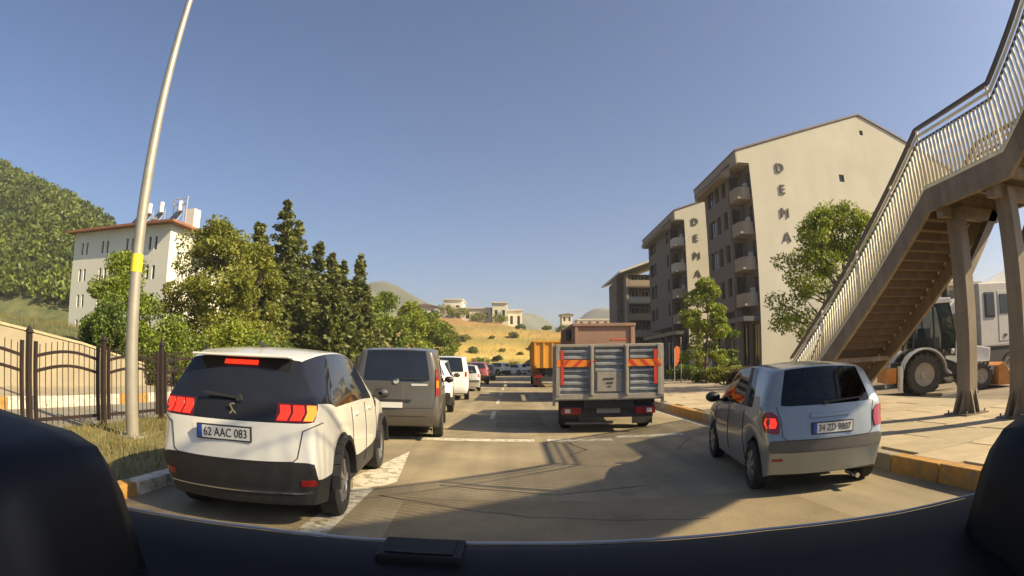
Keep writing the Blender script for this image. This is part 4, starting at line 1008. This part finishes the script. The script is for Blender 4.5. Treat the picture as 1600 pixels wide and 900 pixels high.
def loader():
    t = thing('wheel_loader', 'white loader with big muddy wheel and white mudguard under the footbridge stair', 'loader', (13.55, 15.6, .03), 246)
    for s in (-1, 1):
        big_wheel(t, s*.85, 0, .68, .48, s)
        big_wheel(t, s*.82, 2.35, .45, .34, s)
        b = MB(); n = 12; pts = []
        for k in range(n+1):
            a = math.pi*(1.02 - 1.0*k/n); pts.append((.80*math.cos(a)*1.05, .70+.80*math.sin(a)*.98))
        pts = [(-.88,.42)] + pts + [(1.02,.62)]
        for (y0,z0),(y1,z1) in zip(pts, pts[1:]): b.bar((s*.9,y0,z0), (s*.9,y1,z1), .6, .07, (1,0,0)) if False else b.add([(s*.62,y0,z0),(s*1.18,y0,z0),(s*1.18,y1,z1),(s*.62,y1,z1),(s*.62,y0,z0+.06),(s*1.18,y0,z0+.06),(s*1.18,y1,z1+.06),(s*.62,y1,z1+.06)], [(0,3,2,1),(4,5,6,7),(0,1,5,4),(1,2,6,5),(2,3,7,6),(3,0,4,7)])
        b.build('mudguard', M_mwhite, t)
        MB().box(s*1.0-.2, s*1.0+.2, -.95, -.86, .2, 1.0).build('mudguard_flap', M_mwhite, t)
        # lift arms
        MB().bar((s*.6,1.0,1.25), (s*.6,3.1,.55), .14, .26, (0,0,1)).build('lift_arm', M_mwhite, t)
        MB().lathe([(0,.0),(0,.1),(.07,.09),(.07,0)], 14, 'y', (s*.95, 1.12, 1.35)).build('work_lamp', M_clear, t, smooth='auto')
    MB().box(-.45,.45,-.9,2.9,.5,1.1).build('chassis', M_chas, t, .03)
    MB().prism([(1.4,.95),(2.9,.9),(2.95,1.35),(1.4,1.65)], -.5, .5, 'x').build('engine_bonnet', M_mwhite, t, .04)
    cabp = [(-.35,1.3),(1.3,1.2),(1.35,1.9),(1.15,2.95),(-.0,2.95),(-.3,1.9)]
    cab_ = MB().prism(cabp, -.72, .72, 'x').build('cab_glass', M_see, t, .03); MB().prism([(.2,1.2),(.75,1.2),(.75,1.55),(.4,1.55),(.3,2.2),(.15,2.2)], -.25, .25, 'x').build('seat', M_seat, t, .03)
    MB().prism([(-.15,2.95),(1.3,2.95),(1.2,3.12),(-.05,3.12)], -.8, .8, 'x').build('cab_roof', M_mwhite, t, .03)
    for s in (-1, 1):
        for (y0,z0),(y1,z1) in (((1.35,1.9),(1.15,2.95)),((-.3,1.9),(0,2.95)),((.5,1.25),(.5,2.95)),((1.3,1.2),(1.35,1.9)),((-.35,1.3),(-.3,1.9))):
            MB().bar((s*.735,y0,z0), (s*.735,y1,z1), .05, .08, (1,0,0)).build('cab_pillar', M_chas, t)
    MB().prism([(3.0,.1),(3.75,.08),(3.6,.4),(3.25,.85),(3.0,.75)], -1.1, 1.1, 'x').build('front_bucket', mat('bucket_orange', (.55,.22,.04), .6, var=.2, scale=3), t, .02)
    MB().prism([(-1.35,.45),(-.98,.45),(-.98,.95),(-1.35,.9)], -.75, .75, 'x').build('counterweight', mat('bucket_orange', (.5,.2,.03)), t)
loader()
def crane():
    t = thing('crane_truck', 'grey-white crane truck with tall cab beyond the loader under the stair', 'truck', (21.2, 19.0, .03), -96)
    # local: +y forward (pointing along +X world), rear towards the road
    for x, nm in ((0, 'cab'),): pass
    MB().prism([(-1.2,1.35),(1.5,1.35),(1.7,2.4),(1.2,4.15),(-1.2,4.1)], -1.22, 1.22, 'x').build('cab', mat('cab_grey_white', (.42,.4,.36), .45, var=.05), t, .05)
    for s in (-1, 1):
        dr = MB().box(s*1.22-.02, s*1.22+.02, .1, 1.1, 1.55, 3.75).build('door', mat('cab_grey_white', (.4,.38,.34)), t, .01)
        MB().box(s*1.25-.02, s*1.25+.02, .22, .98, 2.75, 3.6).build('door_window', M_carglass, dr, .01)
        wn = MB().box(s*1.24-.02, s*1.24+.02, -.85, -.15, 2.6, 3.7).build('side_window', M_chas, t, .01)
        MB().box(s*1.265-.01, s*1.265+.01, -.77, -.23, 2.68, 3.62).build('pane', M_carglass, wn)
        MB().box(s*1.26-.02, s*1.26+.02, .45, .65, 1.75, 1.85).build('door_handle', M_chas, dr)
        for y in (-4.6, -3.2, .9):
            big_wheel(t, s*1.0, y, .52, .36, s)
    MB().lathe([(2.4,.16),(2.4,.2),(4.3,.2),(4.3,.16)], 16, 'z', (-1.0,-1.6,0)).build('exhaust_stack', M_chas, t, smooth='auto')
    MB().box(-.55,.55,-5.8,1.4,.65,1.15).build('chassis', M_chas, t)
    MB().box(-1.2,1.2,-5.8,-1.4,1.15,1.42).build('deck', M_chas, t)
    MB().box(-1.15,1.15,-1.35,1.4,.5,1.33).build('skirt', M_chas, t)
    MB().box(-1.18,-.98,-2.8,-1.5,.55,1.05).build('fuel_tank', mat('tank_grey', (.3,.29,.27), .4, .4), t, .04)
    MB().lathe([(0,.9),(.5,.85),(.5,.01)], 20, 'z', (0,-4.0,1.43)).build('turntable', M_chas, t, smooth='auto')
    MB().bar((0,-4.6,2.4), (0,3.8,5.1), .55, .62, (1,0,0)).build('crane_boom', M_mwhite, t)
    MB().box(-.9,-.3,-4.9,-3.2,1.95,3.3).build('operator_cab', M_mwhite, t, .04)
crane()
# steel lattice gantry and pale hall beyond the machines
hall = thing('site_hall', 'pale concrete hall behind the crane truck at the right edge', 'building', (26, 30, 0))
wall_grid(26, 5.6, [(3,5,2.4,4),(8,10,2.4,4),(13,15,2.4,4)], .25).build('wall', mat('hall_render', (.6,.54,.42), .9, var=.06, scale=.4), hall)
for h in ((3,5,2.4,4),(8,10,2.4,4),(13,15,2.4,4)): window(hall, *h, .18, M_frame, 1)
MB().box(0,26,.3,9,0,5.6).build('rear_wall', M_cream, hall); MB().box(-.4,26.4,-.5,9.4,5.6,5.9).build('roof', M_tan, hall)

# ---------------------------------------------------------------- trees
def cards(centers, sizes, seed, flat=0.):
    """many small leaf blades: arrays -> mesh data"""
    rg = np.random.default_rng(seed); n = len(centers)
    d = rg.normal(size=(n,3)); d[:,2] = d[:,2]*(1-flat); d /= np.linalg.norm(d, axis=1)[:,None]
    e = rg.normal(size=(n,3)); e -= d*(e*d).sum(1)[:,None]; e /= np.linalg.norm(e, axis=1)[:,None]
    s = sizes[:,None]; u = d*s; v = e*s*.55; nn = np.cross(d, e)*s*.16
    P = np.stack([centers-u, centers+v+nn, centers+u, centers-v+nn], 1).reshape(-1,3)
    return P
def leaf_mesh(name, P, m):
    n = len(P)//4; me = bpy.data.meshes.new(name)
    me.vertices.add(len(P)); me.vertices.foreach_set('co', P.astype(np.float32).ravel())
    me.loops.add(n*4); me.loops.foreach_set('vertex_index', np.arange(n*4, dtype=np.int32))
    me.polygons.add(n); me.polygons.foreach_set('loop_start', np.arange(n, dtype=np.int32)*4); me.polygons.foreach_set('loop_total', np.full(n, 4, np.int32))
    me.update(); me.materials.append(m); return me
M_bark = mat('bark', (.10,.075,.05), .9, var=.3, scale=6, bump=.5, bscale=20)
L_mid = leafmat('leaves_mid', (0.140,0.202,0.015), (0.235,0.286,0.024))
L_dark = leafmat('leaves_dark', (0.084,0.137,0.015), (0.140,0.195,0.024))
L_light = leafmat('leaves_light', (0.190,0.247,0.017), (0.302,0.338,0.031))
L_olive = leafmat('leaves_olive', (0.168,0.195,0.020), (0.269,0.273,0.033))
L_con = leafmat('needles', (0.088,0.114,0.018), (0.160,0.173,0.030), .3)
L_con2 = leafmat('needles_blue', (0.098,0.120,0.022), (0.175,0.185,0.035), .3)
L_dry = leafmat('dry_shrub_leaves', (.10,.075,.03), (.16,.11,.045))
def broadleaf(label, loc, h, rad, lm, seed, n=7000, leaf=.13, z0=.25, clumps=38, group=None, name='broadleaf_tree', cs=(.20,.36), shape=1.0):
    rg = np.random.default_rng(seed); t = thing(name, label, 'tree', loc, 0, group)
    b = MB(); r0 = max(.06, h*.018); zc = h*z0
    pts = [Vector((0,0,-.2))]
    for k in range(5): pts.append(Vector((rg.normal()*.05*h*.3, rg.normal()*.05*h*.3, h*.17*(k+1))))
    for k in range(5): b.tube(pts[k], pts[k+1], r0*(1-.17*k), r0*(1-.17*(k+1)), 8, False)
    cc = []
    for k in range(clumps):
        u = rg.uniform(0,1)**.8; z = zc + (h*.97-zc)*u
        prof = (math.sin(math.pi*min(1,max(.0,(u*.86+.12))))**.7)*shape
        a = rg.uniform(0, 2*math.pi); rr = rad*prof*math.sqrt(rg.uniform(.12,1))
        c = np.array([rr*math.cos(a), rr*math.sin(a), z]); cc.append((c, rad*rg.uniform(*cs)))
        q = pts[min(4, 1+int(u*4))]; mid = (Vector(q)+Vector(c))/2 + Vector((0,0,-.08*h*rg.uniform(0,1)))
        if k % 2 == 0: b.tube(q, mid, r0*.42, r0*.28, 5, False); b.tube(mid, Vector(c), r0*.28, r0*.08, 5, False)
    b.build('trunk', M_bark, t, smooth=True, recalc=False)
    ps = []; per = n//clumps
    for c, r_ in cc:
        d = rg.normal(size=(per,3)); d /= np.linalg.norm(d,axis=1)[:,None]; ps.append(c + d*(rg.uniform(.25,1,size=(per,1))**.6)*r_*np.array([1.1,1.1,.8]))
    Cn = np.concatenate(ps); sz = rg.uniform(.6,1.25,len(Cn))*leaf
    link('crown', leaf_mesh('crown', cards(Cn, sz, seed+1), lm), None, t); return t
def conifer(label, loc, h, rad, lm, seed, n=9000, leaf=.17, z0=.06, group=None):
    rg = np.random.default_rng(seed); t = thing('conifer_tree', label, 'tree', loc, 0, group)
    b = MB(); b.tube((0,0,-.2), (0,0,h*.97), h*.016, .02, 8, False)
    ps = []; tiers = int(h*2.6)
    for k in range(tiers):
        u = (k+rg.uniform(0,.6))/tiers; z = h*(z0+(1-z0)*u); rr = rad*(1-u)**.8*rg.uniform(.75,1.12)+.08
        nb = max(4, int(9*(1-u))+3)
        for q in range(nb):
            a = rg.uniform(0, 2*math.pi); l = rr*rg.uniform(.7,1.08)
            if k % 2 == 0 and q % 2 == 0: b.tube((0,0,z), (l*math.cos(a)*.85, l*math.sin(a)*.85, z-l*.12), .03, .008, 4, False)
            m_ = max(4, int(n/(tiers*8)*(.35+.9*(1-u)))); s = rg.uniform(.1,1,m_)**.7
            p = np.stack([l*s*math.cos(a), l*s*math.sin(a), z - l*s*.16 + .10*(s**2)*l], 1) + rg.normal(size=(m_,3))*np.array([.18,.18,.2])*(.4+l*.28); ps.append(p)
    b.build('trunk', M_bark, t, smooth=True, recalc=False)
    Cn = np.concatenate(ps); sz = rg.uniform(.6,1.2,len(Cn))*leaf
    link('crown', leaf_mesh('crown', cards(Cn, sz, seed+1, .55), lm), None, t); return t
def shrub(label, loc, h, rad, lm, seed, n=2500, leaf=.09, group=None, name='shrub'):
    rg = np.random.default_rng(seed); t = thing(name, label, 'shrub', loc, 0, group)
    b = MB(); ps = []
    for k in range(14):
        a = rg.uniform(0,2*math.pi); rr = rad*math.sqrt(rg.uniform(0,1))*.8; z = h*rg.uniform(.3,.85)*(1-.35*(rr/rad)**2); c = np.array([rr*math.cos(a), rr*math.sin(a), z])
        b.tube((rr*.2*math.cos(a),rr*.2*math.sin(a),0), c, .025, .008, 5, False)
        d = rg.normal(size=(n//14,3)); d /= np.linalg.norm(d,axis=1)[:,None]; ps.append(c + d*rg.uniform(.2,1,size=(n//14,1))**.6*np.array([rad*.34, rad*.34, h*.3]))
    b.build('stem', M_bark, t, recalc=False)
    Cn = np.concatenate(ps); Cn = Cn[Cn[:,2] > .02]
    link('foliage', leaf_mesh('foliage', cards(Cn, rg.uniform(.6,1.25,len(Cn))*leaf, seed+1), lm), None, t); return t

G1 = 'conifers along the left side of the road'
cf = [(-16.5,34,10.3,2.8,'conifer with blunt dark top, leftmost of the conifer row'),(-16.3,38,12.9,2.9,'tallest conifer of the row with a long thin tip'),(-16.2,40.5,12.0,3.1,'tall dense conifer just right of the tallest one'),
      (-15.9,44.5,11.3,3.0,'conifer in the middle of the row, a step lower than its left neighbours'),(-15.7,47.5,10.9,2.9,'slender conifer right of the middle of the row'),(-15.6,51,10.8,3.0,'low conifer second from the right end of the row'),
      (-12.6,46,10.5,1.9,'narrow spire-topped conifer at the right end of the row')]
for i, (x, y, h, r_, lb) in enumerate(cf): conifer(lb, (x, y, .0 if x > -13.9 else walltop(y)-.2), h, r_, L_con if i % 2 else L_con2, 100+i, 26000, .19, group=G1)
conifer('young conifer low in front of the conifer row', (-12.0, 37, 0), 7.4, 3.2, L_con, 121, 20000, .19, group=G1)
conifer('wide low conifer before the grey van roofline', (-11.6, 42, 0), 8.0, 3.2, L_con2, 122, 20000, .19, group=G1)
broadleaf('tall round-topped tree between the white building and the conifers', (-15.6, 27, .3), 8.4, 2.9, L_olive, 201, 26000, .10, .04, 70)
broadleaf('bushy tree in front of the white building beside the lamp post', (-18.6, 22.5, .7), 5.4, 2.2, L_mid, 202, 16000, .09, .10, 50)
broadleaf('slim tree rising between the round-topped tree and the first conifer', (-14.6, 30, .2), 8.0, 1.9, L_olive, 203, 15000, .10, .08, 44)
G2 = 'green shrubs at the foot of the trees behind the fence'
for i, (x, y, h, r_, lm, lb) in enumerate([(-12.9,19.5,3.0,1.5,L_mid,'round green shrub behind the end of the retaining wall'),(-11.6,21.5,2.9,1.6,L_light,'bright green shrub above the white SUV roof, left one'),(-10.4,22.5,2.7,1.5,L_mid,'bright green shrub above the white SUV roof, right one'),(-11.2,26,2.5,1.5,L_dark,'dark shrub under the conifers behind the SUV'),
        (-15.2,17.5,2.6,1.3,L_dark,'dark shrub on the slope below the white building')]):
    shrub(lb, (x, y, .05 if x > -13.9 else 1.0), h, r_, lm, 300+i, 8000, .075, G2)
G3 = 'broadleaf trees beyond the conifers'
for i, (x, y, h, r_, lm, lb) in enumerate([(-12.6,56,8.4,2.6,L_mid,'broad green tree right of the conifer row'),(-10.6,60,7.8,2.6,L_light,'lighter green tree in the middle of the far roadside trees'),(-8.9,63,7.2,2.4,L_mid,'rounded green tree next to last before the embankment'),(-8.3,69,6.3,2.2,L_olive,'olive green tree last before the embankment')]):
    broadleaf(lb, (x, y, 0), h, r_, lm, 400+i, 13000, .14, .05, 50, G3)
broadleaf('young leafy street tree in front of the second lettered block', (12.2, 34.5, .05), 6.6, 1.9, L_light, 501, 13000, .09, .18, 50, None, 'street_tree', (.14,.28))
broadleaf('leafy tree in front of the big cream gable behind the stair', (15.6, 23.5, .03), 8.7, 3.7, L_light, 502, 26000, .085, .06, 120, None, 'street_tree', (.10,.20))
broadleaf('dark small tree in the shade of the lettered blocks', (14.6, 38.5, .05), 4.6, 1.5, L_dark, 503, 4500, .12, .2, 26, None, 'street_tree')
G4 = 'shrubs in the planting strip before the shops'
for i, (x, y, h, r_, lm, lb) in enumerate([(12.3,28.5,1.05,1.3,L_dry,'dry brown shrub in the planting strip, nearest one'),(12.6,32.5,1.1,1.5,L_olive,'olive shrub second in the planting strip'),(12.9,37,1.05,1.6,L_dark,'dark shrub third in the planting strip'),(13.4,42.5,1.2,1.8,L_dark,'dark shrub fourth in the planting strip'),(13.6,48.5,1.3,1.8,L_dry,'brown shrub farthest in the planting strip')]):
    shrub(lb, (x, y, .06), h, r_, lm, 520+i, 3600, .09, G4)
# scattered shrubs on the embankment crest and face
G5 = 'small bushes on the dry embankment'
rg = random.Random(5)
spots = [(2.4,158,1.6,'dark bush on the crest beside the white narrow block'),(9.5,160,1.5,'lone dark bush on the bare crest'),(14.5,161,2.6,'larger dark bush on the crest by the small house'),(24,160,2.2,'dark bush at the right end of the crest'),(-9.0,131,1.5,'dark bush on the yellow slope face, upper left'),(-3.2,127,1.2,'small bush low in the middle of the yellow slope'),(5.0,138,1.3,'bush in the middle of the yellow slope'),(9.0,134,1.3,'bush on the right of the yellow slope'),
         (-12.5,120,2.6,'tall weeds bush at the left foot of the embankment'),(-6.4,121,2.2,'olive bush at the foot of the embankment left of centre'),(.5,121,2.0,'olive bush at the foot of the embankment in the centre'),(7,121.5,2.4,'green bush at the foot of the embankment by the orange truck')]
spots += [(-14,133,.9,'bush on the far left of the bank halfway up'),(-11.8,141,1.9,'bush high on the left of the bank'),(-5.0,142,.7,'bush high on the bank below the long building'),(.4,147,1.7,'bush high in the middle of the bank'),(1.9,130,.7,'bush on the lower middle of the bank'),(-7.2,124,1.8,'bush low on the left of the bank'),(-2.3,134,.8,'bush halfway up the middle of the bank'),(4.6,125,1.6,'bush low on the right of the bank'),
          (-15,160,3.4,'tree before the blank hilltop block'),(-9.5,161,2.8,'tree before the long hilltop building'),(-3.6,160,3.0,'tree before the tower block on the crest'),(-19.5,160,3.6,'tree at the left end of the crest')]
for i, (x, y, h, lb) in enumerate(spots): shrub(lb, (x, y, embz(x, y)-.1), h, h*1.0, L_olive if i > 7 else L_dark, 600+i, 900, .22, G5)
# weeds, tall grass
def tufts(name, label, n, area, zfun, hh, lm, seed):
    rg = np.random.default_rng(seed); x = rg.uniform(area[0], area[1], n); y = rg.uniform(area[2], area[3], n); z = np.array([zfun(a, c) for a, c in zip(x, y)])
    keep = (np.sin(x*1.7+y*.9)+np.sin(y*2.3-x)+rg.normal(size=n)) > -1.0; x, y, z = x[keep], y[keep], z[keep]; n = len(x)
    h = rg.uniform(.4,1.2,n)*hh; a = rg.uniform(0,2*np.pi,n); ln = rg.uniform(.1,.6,n)*h; wd = .03*h+.006
    P = np.stack([np.stack([x-wd*np.cos(a), y-wd*np.sin(a), z-.01],1), np.stack([x+wd*np.cos(a), y+wd*np.sin(a), z-.01],1), np.stack([x+ln*np.sin(a)+wd*.2, y+ln*np.cos(a), z+h],1), np.stack([x+ln*np.sin(a)-wd*.2, y+ln*np.cos(a), z+h],1)],1).reshape(-1,3)
    o = link(name, leaf_mesh(name, P, lm), None); o['kind'] = 'stuff'; o['label'] = label; o['category'] = 'grass'; return o
L_grass = leafmat('grass_blades', (.15,.14,.035), (.26,.21,.07), .3); L_grass2 = leafmat('dry_grass_blades', (.24,.17,.05), (.36,.27,.08), .3)
tufts('verge_grass', 'patchy yellow-green grass on the verge around the lamp post', 16000, (-7.7,-4.2,1.5,30), lambda x, y: .125, .13, L_grass, 11)
tufts('slope_grass', 'rough green grass on the bank above the retaining wall', 14000, (-34,-14.3,4,50), terr, .35, L_grass, 12)
tufts('embankment_grass', 'dry yellow grass covering the distant embankment', 9000, (-26,30,118,158), embz, .8, L_grass2, 13)
# wooded hillside on the left
def forest():
    rg = np.random.default_rng(21); ps = []; sz = []
    for k in range(3200):
        y = rg.uniform(84, 200); x = -rg.uniform(.42, 1.75)*y
        if x > -40: continue
        z = terr(x, y); r_ = rg.uniform(1.0,3.4)**1.15*.9; m_ = 60
        d = rg.normal(size=(m_,3)); d /= np.linalg.norm(d,axis=1)[:,None]; d[:,2] = np.abs(d[:,2])*1.2-.2
        ps.append(np.array([x,y,z+r_*.7]) + d*r_*rg.uniform(.5,1,size=(m_,1))); sz.append(np.full(m_, .22+r_*.16)*rg.uniform(.6,1.2,m_))
    o = link('forest', leaf_mesh('forest', cards(np.concatenate(ps), np.concatenate(sz), 22), leafmat('forest_leaves', (0.047,0.086,0.010), (0.140,0.176,0.018), .3, .045))); o['kind'] = 'stuff'
    o['label'] = 'green wooded hillside behind the white building'; o['category'] = 'forest'
forest()

# ---------------------------------------------------------------- small street things
fl = thing('feather_flag', 'orange upright advertising flag on a thin pole before the shops', 'flag', (11.9, 41, .06))
MB().tube((0,0,0), (0,0,2.4), .025, n=8).build('pole', M_frame, fl)
b = MB(); pr = [(-.02,1.15),(-.02,2.4),(.16,2.62),(.38,2.55),(.46,2.2),(.36,1.5),(.12,1.12)]
b.prism(pr, -.012, .012, 'y'); b.build('banner', mat('orange_banner', (.70,.16,.03), .6, var=.06), fl)
for i, (x, y, h) in enumerate([(10.9,36,3.0),(12.9,46,3.0),(14.9,52,3.2)]):
    sp = thing('sign_post', ['thin grey post on the pavement edge, nearest the orange flag', 'thin grey post beyond the orange flag', 'thin grey post farthest along the shop fronts'][i], 'post', (x, y, .06), 0, 'thin posts before the shops')
    MB().tube((0,0,0), (0,0,h), .04, n=8).build('pole', M_galv, sp); MB().box(-.05,.05,-.05,.05,h,h+.05).build('cap', M_galv, sp)
br = thing('guard_rail', 'pale guard rail at the foot of the distant embankment', 'guard rail', (-6, 112, 0))
for k in range(10): MB().box(k*2-.05, k*2+.05, -.05, .05, 0, .75).build('post', M_galv, br)
for z in (.45, .62): MB().box(-.3, 18.3, -.11, -.055, z, z+.13).build('rail', M_galv, br)
ly = thing('steel_plate_stack', 'flat dark steel plate lying at the pavement edge beside the loader wheel', 'plate', (12.0, 12.6, .03), 8)
MB().box(0,2.2,0,.9,0,.12).build('plate', M_chas, ly, .01); MB().box(.2,1.9,.1,.8,.121,.2).build('plate', M_beam, ly, .01)

# ---------------------------------------------------------------- dashboard of the camera car
M_dash = mat('black_dash_plastic', (.0025,.0025,.003), .6, var=.25, scale=30, bump=.1, bscale=200, spec=.2)
M_dash2 = mat('navy_dash_moulding', (.0025,.003,.005), .5, var=.2, scale=8, spec=.25)
dash = thing('dashboard', 'black car dashboard along the bottom edge with raised ends', 'dashboard', (0, 0, 0))
edge = [(-1.55,.90),(-1.28,.96),(-.83,1.0),(-.51,1.04),(-.24,1.05),(0,1.06),(.24,1.05),(.51,1.03),(.81,.97),(1.24,.92),(1.5,.86)]
b = MB(); prof = [(0,-.10),(0,0),(-.06,.010),(-.16,-.004),(-.22,-.03),(-.30,-.035),(-.42,-.075),(-.6,-.2),(-.7,-.4)]
vs = []
for x, y in edge:
    for dy, dz in prof: vs.append((x, y+dy, 1.2+dz))
n = len(prof); fs = [(a*n+c, a*n+c+1, (a+1)*n+c+1, (a+1)*n+c) for a in range(len(edge)-1) for c in range(n-1)]
b.add(vs, fs).build('dash_top', M_dash, dash, smooth='auto')
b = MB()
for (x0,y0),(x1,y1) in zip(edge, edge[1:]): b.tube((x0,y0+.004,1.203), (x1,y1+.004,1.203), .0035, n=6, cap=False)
b.build('edge_highlight', mat('grey_highlight', (.28,.28,.3), .3), dash, smooth=True)  # light grey line painting in the thin highlight along the dash edge
for s, xi in ((-1,.62),(1,.85)):
    q = MB(); sec = [(0,1.10),(.03,1.28),(.05,1.35),(.075,1.39),(.14,1.408),(.5,1.425),(.9,1.43)]
    vs = []
    for yy, sh in ((.45,-.05),(.58,-.01),(.69,0),(.76,-.006),(.80,-.05)):
        for dx, z in sec: vs.append((s*(xi+dx-(.10 if z < 1.2 else 0)*0 + (.80-yy)*-.06 + (.13 if z < 1.2 else .0)*0), yy, max(1.1, z+sh if z > 1.2 else z)))
    ns = len(sec); fs = [(a*ns+c, a*ns+c+1, (a+1)*ns+c+1, (a+1)*ns+c) for a in range(4) for c in range(ns-1)]
    fs += [tuple(range(ns)), tuple(4*ns+c for c in range(ns-1,-1,-1))]
    q.add(vs, fs).build('dash_end', M_dash2, dash, smooth=True)
bx = thing('dash_box', 'small flat black box lying on the dashboard in front of the windscreen', 'box', (0,0,0))
MB().box(-.235,-.085,.93,1.045,1.19,1.216).build('case', M_dash, bx, .006); MB().box(-.22,-.10,.945,1.03,1.2165,1.2185).build('lid', M_dash, bx)

# ---------------------------------------------------------------- morning haze
hz = MB().box(-900, 900, -60, 1300, -3, 108).build('haze', None)
hm = bpy.data.materials.new('haze_air'); hm.use_nodes = True; hn = hm.node_tree; hn.nodes.clear()
ho = hn.nodes.new('ShaderNodeOutputMaterial'); pv = hn.nodes.new('ShaderNodeVolumePrincipled')
pv.inputs['Color'].default_value = (.98,.95,.93,1); pv.inputs['Density'].default_value = .0005; pv.inputs['Anisotropy'].default_value = .2
hn.links.new(pv.outputs[0], ho.inputs['Volume']); hz.data.materials.append(hm); hz['kind'] = 'stuff'
